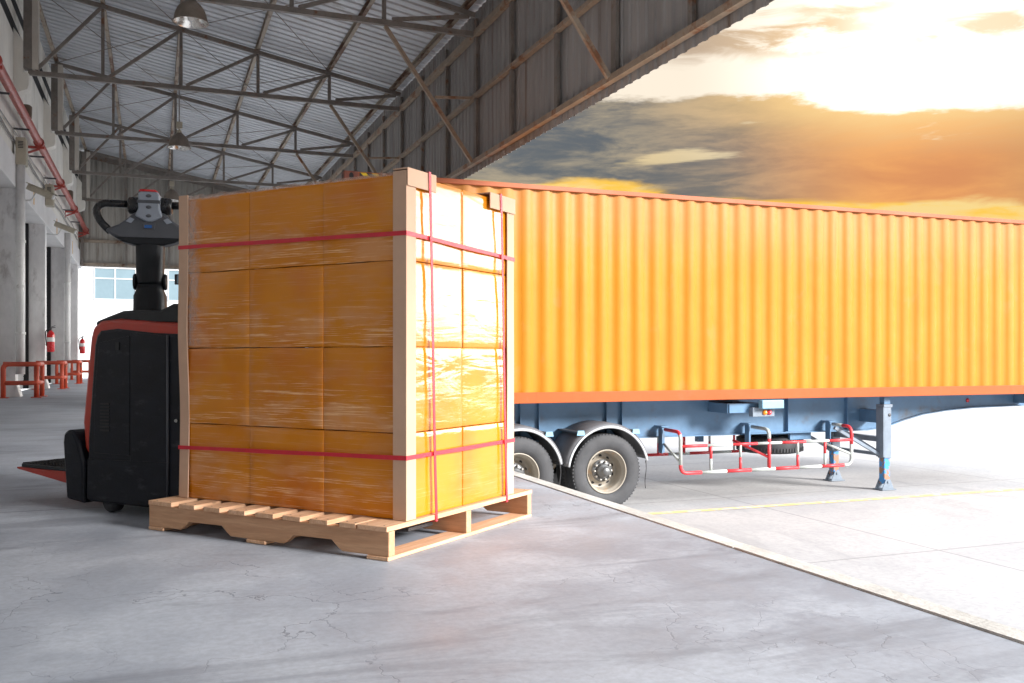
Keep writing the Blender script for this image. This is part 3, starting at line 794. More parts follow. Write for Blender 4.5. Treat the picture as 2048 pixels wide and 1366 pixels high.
# loose crinkled film at the left end of the front face and along the top
m, n, b = new_mat('clear_stretch_film'); MT['clear'] = m
v = n.coord((1, 1, 1), 'Object'); cr = n.noise(n.coord((1, 1, .6), 'Object'), 26, 5, .62, 1.4)
sx_ = n.new('ShaderNodeSeparateXYZ'); n.put(sx_.inputs[0], v)
fade = n.m('MAXIMUM', n.step(n.m('SUBTRACT', sx_.outputs[0], n.m('MULTIPLY', n.noise(n.coord((1, 1, 1), 'Object'), 9, 4, .6, .8), .17)), -.02, .05, 1., 0.), n.step(sx_.outputs[2], 1.27, 1.285))
tr = n.new('ShaderNodeBsdfTransparent'); gl = n.new('ShaderNodeBsdfGlossy'); gl.inputs['Roughness'].default_value = .12
df = n.new('ShaderNodeBsdfDiffuse'); df.inputs[0].default_value = (.72, .56, .46, 1)
n.put(gl.inputs['Normal'], n.bump(cr, .9, .02))
mx = n.new('ShaderNodeMixShader'); n.put(mx.inputs[0], n.m('MULTIPLY', n.step(cr, .35, .7, .05, .5), fade)); n.put(mx.inputs[1], tr.outputs[0]); n.put(mx.inputs[2], df.outputs[0])
mx2 = n.new('ShaderNodeMixShader'); n.put(mx2.inputs[0], n.m('MULTIPLY', fade, .18)); n.put(mx2.inputs[1], mx.outputs[0]); n.put(mx2.inputs[2], gl.outputs[0])
n.t.links.new(mx2.outputs[0], m.node_tree.nodes['Material Output'].inputs[0])
sf = thing('stretch_film', 'crinkled clear stretch film at the shaded left edge of the carton stack', 'film', pw(SX0, SY0, SZ0), PR)
g = []
for a in range(60):
    z = .655+.63*a/59
    row = []
    wdt = .20
    for c in range(16):
        x = .03+wdt*c/15
        row.append((x, -.010-.0035*noise.noise(Vector((x*40, 2., z*26)))-.002*noise.noise(Vector((x*90, 5., z*60))), z))
    g.append(row)
MB().sheet(g, True).build('side_film', MT['clear'], sf)
g = []
for a in range(70):
    x = .02+1.14*a/69
    h = .008+.013*abs(noise.noise(Vector((x*7, 1, 0))))+.008*noise.noise(Vector((x*25, 4, 0)))
    g.append([(x, -.006, SZ1-SZ0-.008), (x, -.003, SZ1-SZ0+h*.5), (x, .012+.01*noise.noise(Vector((x*12, 8, 0))), SZ1-SZ0+h), (x, .05, SZ1-SZ0+.004)])
MB().sheet(g, True).build('top_film', MT['clear'], sf)

# kraft edge boards
def lboard(name, label, x, y, dx, dy, z0, z1, leg=.055, th=.005, wave=.0):
    t = MB(); N = 30 if wave else 1
    for s in range(N):
        za, zb = z0+(z1-z0)*s/N, z0+(z1-z0)*(s+1)/N
        wob = lambda z: wave*noise.noise(Vector((x*3, z*2.3, 4.)))
        # one L per slice, open ended so that slices weld
        def L(z):
            o_ = wob(z)
            ax, ay = x-dx*.002, y-dy*.002+dy*o_
            return [(ax, ay), (ax+dx*leg, ay), (ax+dx*leg, ay+dy*th), (ax+dx*th, ay+dy*th), (ax+dx*th, ay+dy*leg), (ax, ay+dy*leg)]
        A_, B_ = L(za), L(zb)
        va = [t.b.verts.new((p[0], p[1], za)) for p in A_]; vb = [t.b.verts.new((p[0], p[1], zb)) for p in B_]
        for i in range(6): t.b.faces.new((va[i], va[(i+1) % 6], vb[(i+1) % 6], vb[i]))
        if s == 0: t.b.faces.new(va)
        if s == N-1: t.b.faces.new(vb)
    bmesh.ops.remove_doubles(t.b, verts=t.b.verts[:], dist=1e-5)
    o = t.build(name, MT['kraft'], bevel=.0015); o.location = P0; o.rotation_euler = (0, 0, PR)
    # origin at the board's foot
    me = o.data
    for v in me.vertices: v.co -= Vector((x, y, z0))
    o.location = pw(x, y, z0)
    return tag(o, label, 'edge board', 'kraft edge boards on the stack')
lboard('edge_board', 'upright kraft edge board on the near front corner of the stack', SX1+.010, SY0-.010, -1, 1, SZ0, SZ1+.006, .062)
lboard('edge_board', 'wavy upright kraft edge board at the stack end beside the black truck', SX0-.010, SY0-.010, 1, 1, SZ0, SZ1+.012, .055, .006, .014)
lboard('edge_board', 'upright kraft edge board on the rear right corner, in front of the container', SX1+.010, SY1+.010, -1, -1, SZ0, SZ1-.004, .06, .005, .006)
def topboard(label, y0, y1):
    mb = MB(); th = .005
    poly = [(.019, .012), (.019, -.055), (.0135, -.055), (.0135, .0065), (-.05, .0065), (-.05, .012)]
    mb.prism(poly, 0, y1-y0, 'y')
    o = mb.build('edge_board', MT['kraft'], bevel=.0015, loc=pw(SX1, y0, SZ1+.004), rotz=PR)
    tag(o, label, 'edge board', 'kraft edge boards on the stack')
topboard('short kraft edge board folded over the top of the sunlit side, beside the near corner', SY0-.012, SY0+.175)
topboard('short kraft edge board folded over the top of the sunlit side, at the rear corner', SY1-.205, SY1+.012)

# straps
def hstrap(label, z, hh=.016):
    e = .0135
    pts = [(SX0-e, SY1+e, z[0]), (SX0-e, SY0-e, z[0]), (SX1+e+.0, SY0-e, z[1]), (SX1+e, SY1+e, z[2]), (SX0-e, SY1+e, z[0])]
    pts2 = []
    for a, b in zip(pts, pts[1:]):
        for i in range(12):
            t_ = i/12; p = Vector(a).lerp(Vector(b), t_); pts2.append(p)
    pts2.append(Vector(pts[-1]))
    mb = MB()
    g1 = [(p.x, p.y, p.z-hh/2+.001*math.sin(i)) for i, p in enumerate(pts2)]; g2 = [(p.x, p.y, p.z+hh/2) for p in pts2]
    cx, cy = (SX0+SX1)/2, (SY0+SY1)/2
    o = mb.sheet([[(x-cx, y-cy, z_) for x, y, z_ in g1], [(x-cx, y-cy, z_) for x, y, z_ in g2]]).build('strap', MT['strap'], solid=.0022)
    o.location = pw(cx, cy, 0); o.rotation_euler = (0, 0, PR)
    tag(o, label, 'strap', 'red straps round the stack')
hstrap('red strap running level round the upper part of the stack', (1.205, 1.19, 1.165))
hstrap('red strap running level round the lower part of the stack', (.342, .359, .364))
def vstrap(label, ya, yb):
    mb = MB(); hw = .0075; e = SX1+.0225
    pts = []
    for i in range(21):
        t_ = i/20; pts.append((e-.004*math.sin(math.pi*t_)+.0*t_, ya+(yb-ya)*t_+.004*math.sin(t_*5), SZ1+.020-(SZ1+.020-.10)*t_))
    top = [(SX1-.5, ya, SZ1+.02), (SX1-.05, ya, SZ1+.0195)]
    path = top+pts+[(SX1+.015, yb, .098), (SX1-.1, yb, .094)]
    ox, oy = SX1, ya
    o = mb.sheet([[(x-ox, y-hw-oy, z) for x, y, z in path], [(x-ox, y+hw-oy, z) for x, y, z in path]]).build('strap', MT['strap'], solid=.002)
    o.location = pw(ox, oy, 0); o.rotation_euler = (0, 0, PR)
    tag(o, label, 'strap', 'red straps round the stack')
vstrap('red strap running down the sunlit side nearer the front corner', .255, .305)
vstrap('red strap running down the sunlit side close to its rear edge', .795, .850)

# ------------------------------------------------------------------ electric pallet truck
pt = thing('pallet_truck', 'black and red electric ride-on pallet truck with grey tiller, parked behind the stack', 'pallet truck', pw(-1.7, .54, 0), PR)
TX, TY = -1.7, .54
def T(poly): return [(x-TX, z) for x, z in poly]
def tp(name, poly, y0, y1, m, bev=.02, par=None):
    mb = MB(); mb.prism(T(poly), y0-TY, y1-TY, 'y'); return mb.build(name, m, par or pt, bevel=bev)
body = tp('body', [(-1.20, .05), (-1.92, .045), (-1.912, .35), (-1.865, .79), (-1.85, .835), (-1.82, .86), (-1.70, .868), (-1.45, .845), (-1.20, .835)], .175, .905, MT['plastic'], .018)
tp('side_panel', [(-1.36, .075), (-1.60, .075), (-1.60, .845), (-1.45, .835), (-1.36, .825)], .170, .1745, MT['plastic'], .002, body)
tp('side_panel', [(-1.605, .28), (-1.86, .28), (-1.85, .60), (-1.82, .80), (-1.605, .83)], .1715, .1745, MT['plastic'], .002, body)
tp('lower_panel', [(-1.355, .06), (-1.905, .06), (-1.90, .25), (-1.355, .262)], .167, .1745, MT['plastic'], .002, body)
mb = MB(); mb.tube([(-1.352-TX, .172-TY, .07), (-1.352-TX, .172-TY, .83)], .006, 8); mb.build('edge_trim', MT['grey_plastic'], body)
mb = MB()
for k in range(9): mb.box(-1.81-TX, -1.745-TX, .168-TY, .1712-TY, .385+.0155*k, .393+.0155*k)
mb.build('vent', MT['black'], body)
mb = MB(); mb.box(-1.70-TX, -1.675-TX, .168-TY, .1712-TY, .765, .80); mb.build('key_slot', MT['black'], body)
mb = MB(); mb.lathe([(.001, .006), (.006, .006), (.008, 0)], Matrix.Translation((-1.30-TX, .174-TY, .45)) @ Matrix.Rotation(R(90), 4, 'X'), 12); mb.build('screw', MT['nut'], body)
tp('red_cover', [(-1.22, .79), (-1.22, .880), (-1.45, .893), (-1.70, .912), (-1.83, .905), (-1.885, .875), (-1.905, .82), (-1.962, .42), (-1.945, .30), (-1.90, .24), (-1.80, .30), (-1.80, .79)], .183, .897, MT['redorange'], .02)
tp('top_cover', [(-1.22, .88), (-1.22, .968), (-1.36, .972), (-1.44, .945), (-1.60, .950), (-1.70, .948), (-1.80, .925), (-1.88, .905), (-1.895, .882), (-1.85, .88)], .20, .88, MT['plastic2'], .018)
tp('step_skirt', [(-1.925, .035), (-2.055, .05), (-2.082, .32), (-2.075, .365), (-2.04, .385), (-2.00, .375), (-1.97, .33), (-1.925, .22)], .163, .917, MT['plastic'], .014)
mb = MB()
pf = [(-2.06-TX, .175-TY), (-2.44-TX, .185-TY), (-2.485-TX, .225-TY), (-2.485-TX, .855-TY), (-2.44-TX, .895-TY), (-2.06-TX, .905-TY)]
mb.prism(pf, .178, .196, 'z')
pform = mb.build('platform', MT['plastic2'], pt, bevel=.004)
mb = MB()
for a in range(14):
    for c in range(16):
        x, y = -2.09-.027*a-TX+(c % 2)*.013, .21+.042*c-TY
        mb.box(x-.007, x+.007, y-.013, y+.013, .196, .2)
mb.build('tread', MT['black'], pform)
mb = MB(); mb.prism([(x-TX, z) for x, z in [(-2.06, .118), (-2.06, .177), (-2.478, .177), (-2.475, .168)]], .183-TY, .897-TY, 'y'); mb.build('platform_underside', MT['redorange'], pt, bevel=.003)
for y0 in (.30, .60):
    mb = MB(); mb.prism([(-1.22-TX, .035), (-1.22-TX, .088), (-.20-TX, .088), (-.13-TX, .06), (-.13-TX, .045), (-.20-TX, .04)], y0-TY, y0+.17-TY, 'y')
    mb.build('fork', MT['dark_steel'], pt, bevel=.004)
for x, y, r in ((-1.80, .235, .052), (-1.62, .50, .115), (-1.80, .845, .052)):
    mb = MB(); mb.lathe([(.001, -.03), (r*.5, -.03), (r, -.022), (r, .022), (r*.5, .03), (.001, .03)], Matrix.Translation((x-TX, y-TY, r)) @ Matrix.Rotation(R(90), 4, 'X'), 24)
    mb.build('wheel', MT['tyre'], pt)
# tiller: stands on the operator end, turned so that its face looks at the viewer
tl = bpy.data.objects.new('tiller', None); C.objects.link(tl); tl.parent = pt
tl.location = (-1.82-TX, .46-TY, 0); tl.rotation_euler = (0, 0, R(29.5+14))
def ring(z, w, d, seg=20, p=3.2):
    out = []
    for k in range(seg):
        t_ = 2*math.pi*k/seg; c_, s_ = math.cos(t_), math.sin(t_)
        out.append((math.copysign(abs(c_)**(2/p), c_)*w/2, math.copysign(abs(s_)**(2/p), s_)*d/2, z))
    return out
def loft(name, rings, m, par=tl):
    mb = MB(); vs = [[mb.b.verts.new(p) for p in r_] for r_ in rings]
    for a, b in zip(vs, vs[1:]):
        for k in range(len(a)):
            f = mb.b.faces.new((a[k], a[(k+1) % len(a)], b[(k+1) % len(a)], b[k])); f.smooth = True
    mb.b.faces.new(vs[0][::-1]); mb.b.faces.new(vs[-1])
    return mb.build(name, m, par)
loft('neck', [ring(.93, .158, .15), ring(.955, .156, .15), ring(1.035, .152, .15), ring(1.065, .128, .13), ring(1.09, .124, .125)], MT['plastic2'])
loft('column', [ring(1.092, .122, .12), ring(1.11, .128, .115), ring(1.18, .132, .115), ring(1.28, .134, .10), ring(1.315, .13, .09)], MT['plastic2'])
for s_ in (-1, 1):
    mb = MB(); mb.lathe([(.001, -.008), (.036, -.008), (.042, 0), (.036, .008), (.001, .008)], Matrix.Translation((s_*.07, 0, 1.105)) @ Matrix.Rotation(R(90), 4, 'Y'), 24); mb.build('pivot_cap', MT['plastic2'], tl)
# bow
bow = [(-.205, 1.352), (-.19, 1.363), (-.14, 1.385), (-.10, 1.415), (-.07, 1.445), (.07, 1.445), (.10, 1.415), (.14, 1.385), (.19, 1.363), (.205, 1.352),
       (.17, 1.325), (.12, 1.305), (.07, 1.292), (-.07, 1.292), (-.12, 1.305), (-.17, 1.325)]
mb = MB(); mb.prism(bow, -.045, .045, 'y'); mb.build('handle_bow', MT['grey_plastic'], tl, bevel=.016)
mb = MB(); mb.prism([(-.165, 1.322), (.165, 1.322), (.12, 1.297), (.07, 1.284), (-.07, 1.284), (-.12, 1.297)], -.05, .05, 'y'); mb.build('bow_underside', MT['plastic2'], tl, bevel=.008)
for s_ in (-1, 1):
    pts = rounded([(s_*.07, 0, 1.487), (s_*.246, 0, 1.490), (s_*.252, 0, 1.42), (s_*.182, 0, 1.348)], .052, 7)
    mb = MB(); mb.tube(pts, .0185, 14); mb.build('handle', MT['grip'], tl)
    mb = MB(); mb.lathe([(.001, -.036), (.034, -.036), (.043, -.028), (.043, .028), (.034, .036), (.001, .036)], Matrix.Translation((s_*.067, .0, 1.482)) @ Matrix.Rotation(R(90), 4, 'Y'), 24); mb.build('thumb_wheel', MT['grip'], tl)
    mb = MB(); mb.prism([(s_*.088, 1.418), (s_*.108, 1.397), (s_*.082, 1.388), (s_*.066, 1.408)], -.0505, -.046, 'y'); mb.build('button', MT['light_grey'], tl, bevel=.002)
face = [(-.048, 1.535), (-.04, 1.545), (.04, 1.545), (.05, 1.53), (.052, 1.46), (.064, 1.425), (.03, 1.405), (.012, 1.397), (-.012, 1.397), (-.03, 1.405), (-.064, 1.425), (-.05, 1.46)]
mb = MB(); mb.prism(face, -.062, .05, 'y'); fp_ = mb.build('control_face', MT['light_grey'], tl, bevel=.008)
mb = MB(); mb.box(-.0535, .0535, -.064, .03, 1.487, 1.503); mb.build('face_band', MT['grey_plastic'], fp_, bevel=.002)
for z in (1.523, 1.468, 1.425):
    mb = MB(); mb.lathe([(.001, .004), (.011, .004), (.014, 0)], Matrix.Translation((.0, -.061, z)) @ Matrix.Rotation(R(90), 4, 'X') @ Matrix.Scale(.62, 4, (0, 1, 0)), 20); mb.build('button', MT['grey_plastic'], fp_)
mb = MB(); mb.prism([(-.05, 1.545), (-.04, 1.557), (.03, 1.556), (.042, 1.545)], -.055, .045, 'y'); mb.build('emergency_button', MT['red'], tl, bevel=.004)
mb = MB(); mb.prism([(-.032, 1.392), (.032, 1.392), (.026, 1.362), (-.026, 1.362)], -.052, -.046, 'y'); ds = mb.build('display', MT['grey_plastic'], tl, bevel=.002)
mb = MB(); mb.box(-.02, .014, -.0555, -.0522, 1.366, 1.381); mb.build('screen', MT['display'], ds)

# ------------------------------------------------------------------ container
CX0, CY0, CZ0 = 2.16, 11.25, .114
CL, CW, CH = 12.19, 2.438, 2.896
ct = thing('shipping_container', 'long corrugated orange shipping container riding on the blue trailer', 'container', (CX0, CY0, CZ0))
def corr(xa, xb):
    out = []; x = xa; i = 0
    seq = [(.066, .0), (.036, .015), (.036, .030), (.066, .030), (.036, .015), (.038, .0)]
    y = 0.
    out.append((x, .0))
    while x < xb:
        for d, h in seq:
            x += d
            if x >= xb: break
            out.append((x, h))
    out.append((xb, .0)); return out
zz = [.155, .45, 1.2, 2.0, 2.6, CH-.062]
for nm, yb, sg in (('side_panel', .020, 1), ('side_panel', CW-.020, -1)):
    g = []
    for z in zz:
        row = []
        for x, h in corr(.16, CL-.16):
            dent = .007*noise.noise(Vector((x*1.3, z*1.6, 3.)))
            row.append((x, yb+sg*(h+dent), z))
        g.append(row)
    MB().sheet(g, True).build(nm, MT['cont'], ct)
for y0, y1 in ((.0, .06), (CW-.06, CW)):
    mb = MB(); mb.box(.17, CL-.17, y0, y1, CH-.064, CH-.002); mb.build('top_rail', MT['cont_rail'], ct, bevel=.006)
    mb = MB(); mb.box(.17, CL-.17, y0+.002, y1, .012, .156); mb.build('bottom_rail', MT['cont_rail'], ct, bevel=.005)
for x0 in (0, CL-.16):
    for y0 in (0.003, CW-.153):
        mb = MB(); mb.box(x0+.004, x0+.156, y0, y0+.15, .118, CH-.118); mb.build('corner_post', MT['cont_rail'], ct, bevel=.006)
def casting(x0, y0, z0):
    mb = MB()
    L, W_, H_ = .178, .162, .118
    # hollow casting: a shell of plates with oval openings shown as dark recesses
    mb.box(x0, x0+L, y0, y0+W_, z0, z0+H_)
    o = mb.build('corner_casting', MT['casting'], ct, bevel=.008)
    mb = MB()
    yy = y0-.0015 if y0 < 1 else y0+W_+.0015
    el = [(x0+L/2+.028*math.cos(t_), z0+H_/2+.04*math.sin(t_)) for t_ in [2*math.pi*k/20 for k in range(20)]]
    mb.prism(el, min(yy, yy+.001), max(yy, yy+.001), 'y')
    xx = x0-.0015 if x0 < 1 else x0+L+.0005
    el = [(y0+W_/2+.03*math.cos(t_), z0+H_/2+.04*math.sin(t_)) for t_ in [2*math.pi*k/20 for k in range(20)]]
    mb.prism(el, xx, xx+.001, 'x')
    mb.build('lock_hole', MT['black'], o)
for x0 in (0, CL-.178):
    for y0 in (-.003, CW-.159):
        for z0 in (0, CH-.116): casting(x0, y0, z0)
g = [[(x, .05+(CW-.1)*j, CH-.022+(h-.018)*.5) for j in (0, .33, .66, 1)] for x, h in corr(.17, CL-.17)]
MB().sheet(g).build('roof', MT['cont'], ct)
mb = MB(); mb.box(.16, CL-.16, .06, CW-.06, .03, .15); mb.build('underframe', MT['cont_rail'], ct)
for k in range(2):
    y0 = .155+k*1.065
    mb = MB(); mb.box(.03, .08, y0, y0+1.06, .12, CH-.12)
    d = mb.build('door', MT['cont'], ct, bevel=.006)
    for q in (.25, .8):
        mb = MB(); mb.tube([(.012, y0+q, .08), (.012, y0+q, CH-.08)], .017, 8); mb.build('lock_rod', MT['nut'], d)
mb = MB(); mb.box(CL-.1, CL-.05, .15, CW-.15, .12, CH-.12); mb.build('front_wall', MT['cont'], ct)
mb = MB(); mb.box(.19, .46, -.0015, .0, CH-.058, CH-.012); mb.build('hazard_sticker', MT['hazard'], ct)

# ------------------------------------------------------------------ trailer
tr_ = thing('semi_trailer', 'blue skeletal semi-trailer with red and white side guards standing on its landing legs', 'trailer', (2.2, 12.47, YZ))
OX, OY, OZ = 2.2, 12.47, YZ
def q(x, y, z): return (x-OX, y-OY, z-OZ)
top_z = .110
low = [(2.3, -.42), (10.75, -.43)]
neck = [(11.1, -.40), (11.5, -.29), (11.9, -.205), (12.4, -.15), (13.0, -.115), (14.6, -.09)]
for yb in (11.93, 13.01):
    poly = [(2.3, top_z-.014)]+low+neck+[(14.6, top_z-.014)]
    mb = MB(); mb.prism([(x-OX, z-OZ) for x, z in poly], yb-.008-OY, yb+.008-OY, 'y')
    beam = mb.build('main_beam', MT['blue'], tr_)
    mb = MB(); mb.box(2.3-OX, 14.6-OX, yb-.075-OY, yb+.075-OY, top_z-.014-OZ, top_z-.001-OZ)
    pts = low+neck
    rows = [[(x-OX, yb-.075-OY, z-OZ-.001), (x-OX, yb+.075-OY, z-OZ-.001), (x-OX, yb+.075-OY, z-OZ-.017), (x-OX, yb-.075-OY, z-OZ-.017), (x-OX, yb-.075-OY, z-OZ-.001)] for x, z in pts]
    mb.sheet(rows); mb.build('flange', MT['blue'], beam)
    sg = -1 if yb < OY else 1
    for x in (2.9, 3.75, 4.72, 5.0, 6.05, 6.30, 9.2, 10.35):
        mb = MB(); ya, yc = sorted((yb+sg*.009, yb+sg*.07)); mb.box(x-.006-OX, x+.006-OX, ya-OY, yc-OY, -.42-OZ, top_z-.015-OZ); mb.build('stiffener', MT['blue'], beam)
for x in (2.6, 3.6, 6.6, 7.4, 8.9, 10.0, 11.6, 12.8, 14.2):
    zb = -.1 if x > 11 else -.25
    mb = MB(); mb.box(x-.05-OX, x+.05-OX, 11.94-OY, 13.0-OY, zb-OZ, -.02-OZ); mb.build('cross_member', MT['blue'], tr_)
# bolster with marker lamps
for x in (8.4,):
    mb = MB(); mb.box(x-.62-OX, x-.06-OX, 11.42-OY, 11.92-OY, -.085-OZ, .06-OZ); mb.box(x-.60-OX, x-.08-OX, 11.40-OY, 11.42-OY, -.08-OZ, .05-OZ)
    bo = mb.build('outrigger', MT['blue'], tr_, bevel=.004)
    mb = MB(); mb.box(x-.17-OX, x+.21-OX, 11.20-OY, 11.30-OY, -.015-OZ, .108-OZ); mb.build('twist_lock_plate', MT['lightblue'], bo, bevel=.01)
    mb = MB(); mb.box(x-.26-OX, x+.12-OX, 11.305-OY, 11.4-OY, -.135-OZ, -.0-OZ); mb.build('lamp_bracket', MT['bluegrey'], bo, bevel=.004)
    for dx, mm in ((-.055, 'amber'), (.025, 'redlens')):
        mb = MB(); mb.lathe([(.038, 0), (.038, .012), (.028, .028), (.001, .034)], Matrix.Translation(q(x+dx, 11.305, -.075)) @ Matrix.Rotation(R(90), 4, 'X'), 20); mb.build('marker_lamp', MT[mm], tr_)
for x in (2.45, 14.1):
    mb = MB(); mb.box(x-.08-OX, x+.08-OX, 11.28-OY, 13.66-OY, -.06-OZ, top_z-.003-OZ); mb.build('bolster', MT['blue'], tr_, bevel=.004)
mb = MB(); mb.lathe([(.035, 0), (.035, .01), (.001, .02)], Matrix.Translation(q(12.95, 11.92, -.0)) @ Matrix.Rotation(R(90), 4, 'X'), 20); mb.build('reflector', MT['redlens'], tr_)

# wheels
WR = .52
def wheel(x, yf, face):
    """face -1: outer face looks towards -Y"""
    wl = bpy.data.objects.new('wheel', None); C.objects.link(wl); wl.parent = tr_; wl.location = q(x, yf, YZ+WR)
    M = Matrix.Rotation(R(90), 4, 'X') if face < 0 else Matrix.Rotation(R(-90), 4, 'X')
    # local z of the lathe points out of the face
    mb = MB(); mb.lathe([(.30, -.27), (.42, -.275), (.49, -.255), (.515, -.225), (WR, -.13), (.515, -.035), (.508, -.02), (.495, -.005), (.47, .004), (.42, .012), (.36, .008), (.318, -.008), (.305, -.022), (.295, -.03)], M, 72)
    N = 64
    for i in range(N):
        a = 2*math.pi*i/N
        Mi = M @ Matrix.Rotation(a, 4, 'Z')
        mb.box(.496, .514, -.011, .011, -.085, -.010, Mi)
    for zz_ in (-.09, -.17):
        mb.lathe([(WR+.0005, zz_-.03), (WR+.002, zz_-.01), (WR+.0005, zz_+.01)], M, 60)
    mb.build('tyre', MT['tyre'], wl)
    mb = MB()
    mb.lathe([(.300, -.035), (.304, -.012), (.290, -.006), (.284, -.022), (.276, -.055), (.262, -.062), (.256, -.12), (.244, -.205), (.225, -.222), (.165, -.200), (.150, -.165), (.10, -.16), (.001, -.16)], M, 48)
    rim = mb.build('rim', MT['rim'], wl)
    for i in range(10):
        mb = MB(); a = 2*math.pi*(i+.5)/10
        mb.lathe([(.024, .0), (.001, .001)], M @ Matrix.Translation((.186*math.cos(a), .197*math.sin(a), -.2095)) @ Matrix.Rotation(R(0), 4, 'X'), 14, False)
        mb.build('hand_hole', MT['black'], wl)
    mb = MB(); mb.lathe([(.155, -.164), (.152, -.148), (.10, -.146)], M, 40)
    mb.lathe([(.098, -.16), (.096, -.10), (.082, -.08), (.06, -.076), (.056, -.02), (.046, -.008), (.001, -.006)], M, 32)
    mb.build('hub', MT['hub'], wl)
    for i in range(10):
        mb = MB(); a = 2*math.pi*i/10
        mb.lathe([(.017, -.148), (.017, -.115), (.012, -.108), (.001, -.107)], M @ Matrix.Translation((.126*math.cos(a), .126*math.sin(a), 0)), 6, False)
        mb.build('lug_nut', MT['nut'], wl)
    return wl
proto = wheel(5.77, 11.31, -1)
wl2 = copy_tree(proto, tr_); wl2.location = q(4.47, 11.31, YZ+WR)
for x in (5.77, 4.47):
    i_ = copy_tree(proto, tr_); i_.location = q(x, 11.64, YZ+WR)
proto2 = wheel(5.77, 13.63, 1)
c_ = copy_tree(proto2, tr_); c_.location = q(4.47, 13.63, YZ+WR)
for x in (5.77, 4.47):
    mb = MB(); mb.tube([q(x, 11.6, YZ+WR), q(x, 13.3, YZ+WR)], .07, 14); mb.build('axle', MT['dark_steel'], tr_)
    for yy in (11.93, 13.01):
        mb = MB(); mb.box(x-.4-OX, x+.4-OX, yy-.045-OY, yy+.045-OY, -.70-OZ, -.62-OZ); mb.box(x-.07-OX, x+.07-OX, yy-.06-OY, yy+.06-OY, -.78-OZ, -.437-OZ); mb.build('spring', MT['dark_steel'], tr_)
# fenders
def fender(x, y0, y1):
    r0 = .625; mb = MB(); cz = YZ+WR+.01
    a0, a1, N = 12, 172, 30
    def rowat(r, off): return [(x+r*math.cos(R(a0+(a1-a0)*i/N)), cz+r*math.sin(R(a0+(a1-a0)*i/N))) for i in range(N+1)]
    prof_ = [(r0-.02, y0+.004), (r0, y0+.006), (r0+.03, y0+.05), (r0+.036, (y0+y1)/2), (r0+.03, y1-.05), (r0, y1)]
    g = [[q(px, yy, pz) for px, pz in rowat(r, 0)] for r, yy in prof_]
    f = mb.sheet(g, True).build('fender', MT['fender'], tr_, solid=.006)
    mb = MB()
    outer = y0 if y0 < OY else y1
    sg = -1 if y0 < OY else 1
    g = [[q(px, outer+sg*d, pz) for px, pz in rowat(r, 0)] for r, d in ((r0-.036, -.002), (r0-.034, .010), (r0-.012, .013), (r0-.006, .004))]
    mb.sheet(g, True).build('fender_lip', MT['fender_lip'], f, solid=.003)
    for ang in (52, 128):
        c_, s_ = math.cos(R(ang)), math.sin(R(ang))
        mb = MB(); px, pz = x+(r0+.055)*c_, cz+(r0+.055)*s_
        mb.bar(q(px, outer, pz), q(px, outer-sg*.66, pz), .09, .025); mb.build('fender_stay', MT['dark_steel'], f)
        mb = MB(); mb.prism([(px+dx_-OX, pz+dz_-OZ) for dx_, dz_ in ((-.06, -.035), (.06, -.035), (.045, .03), (-.045, .03))], outer+sg*.0-OY-.006, outer+sg*.0-OY+.006, 'y'); mb.build('stay_plate', MT['lightblue'], f)
    return f
for x in (5.77, 4.47):
    fender(x, 11.26, 11.92)
    fender(x, 13.02, 13.68)
    mb = MB(); g = []
    for i in range(8):
        z = -.70-.055*i
        xx = x+.60+.012*math.sin(i*.9)
        g.append([q(xx-.014*(1-i/14), 11.30, z), q(xx+.016*(1-i/14), 11.33+.01*math.sin(i), z)])
    mb.sheet(g, True).build('rubber_strap', MT['black'], tr_, solid=.006)
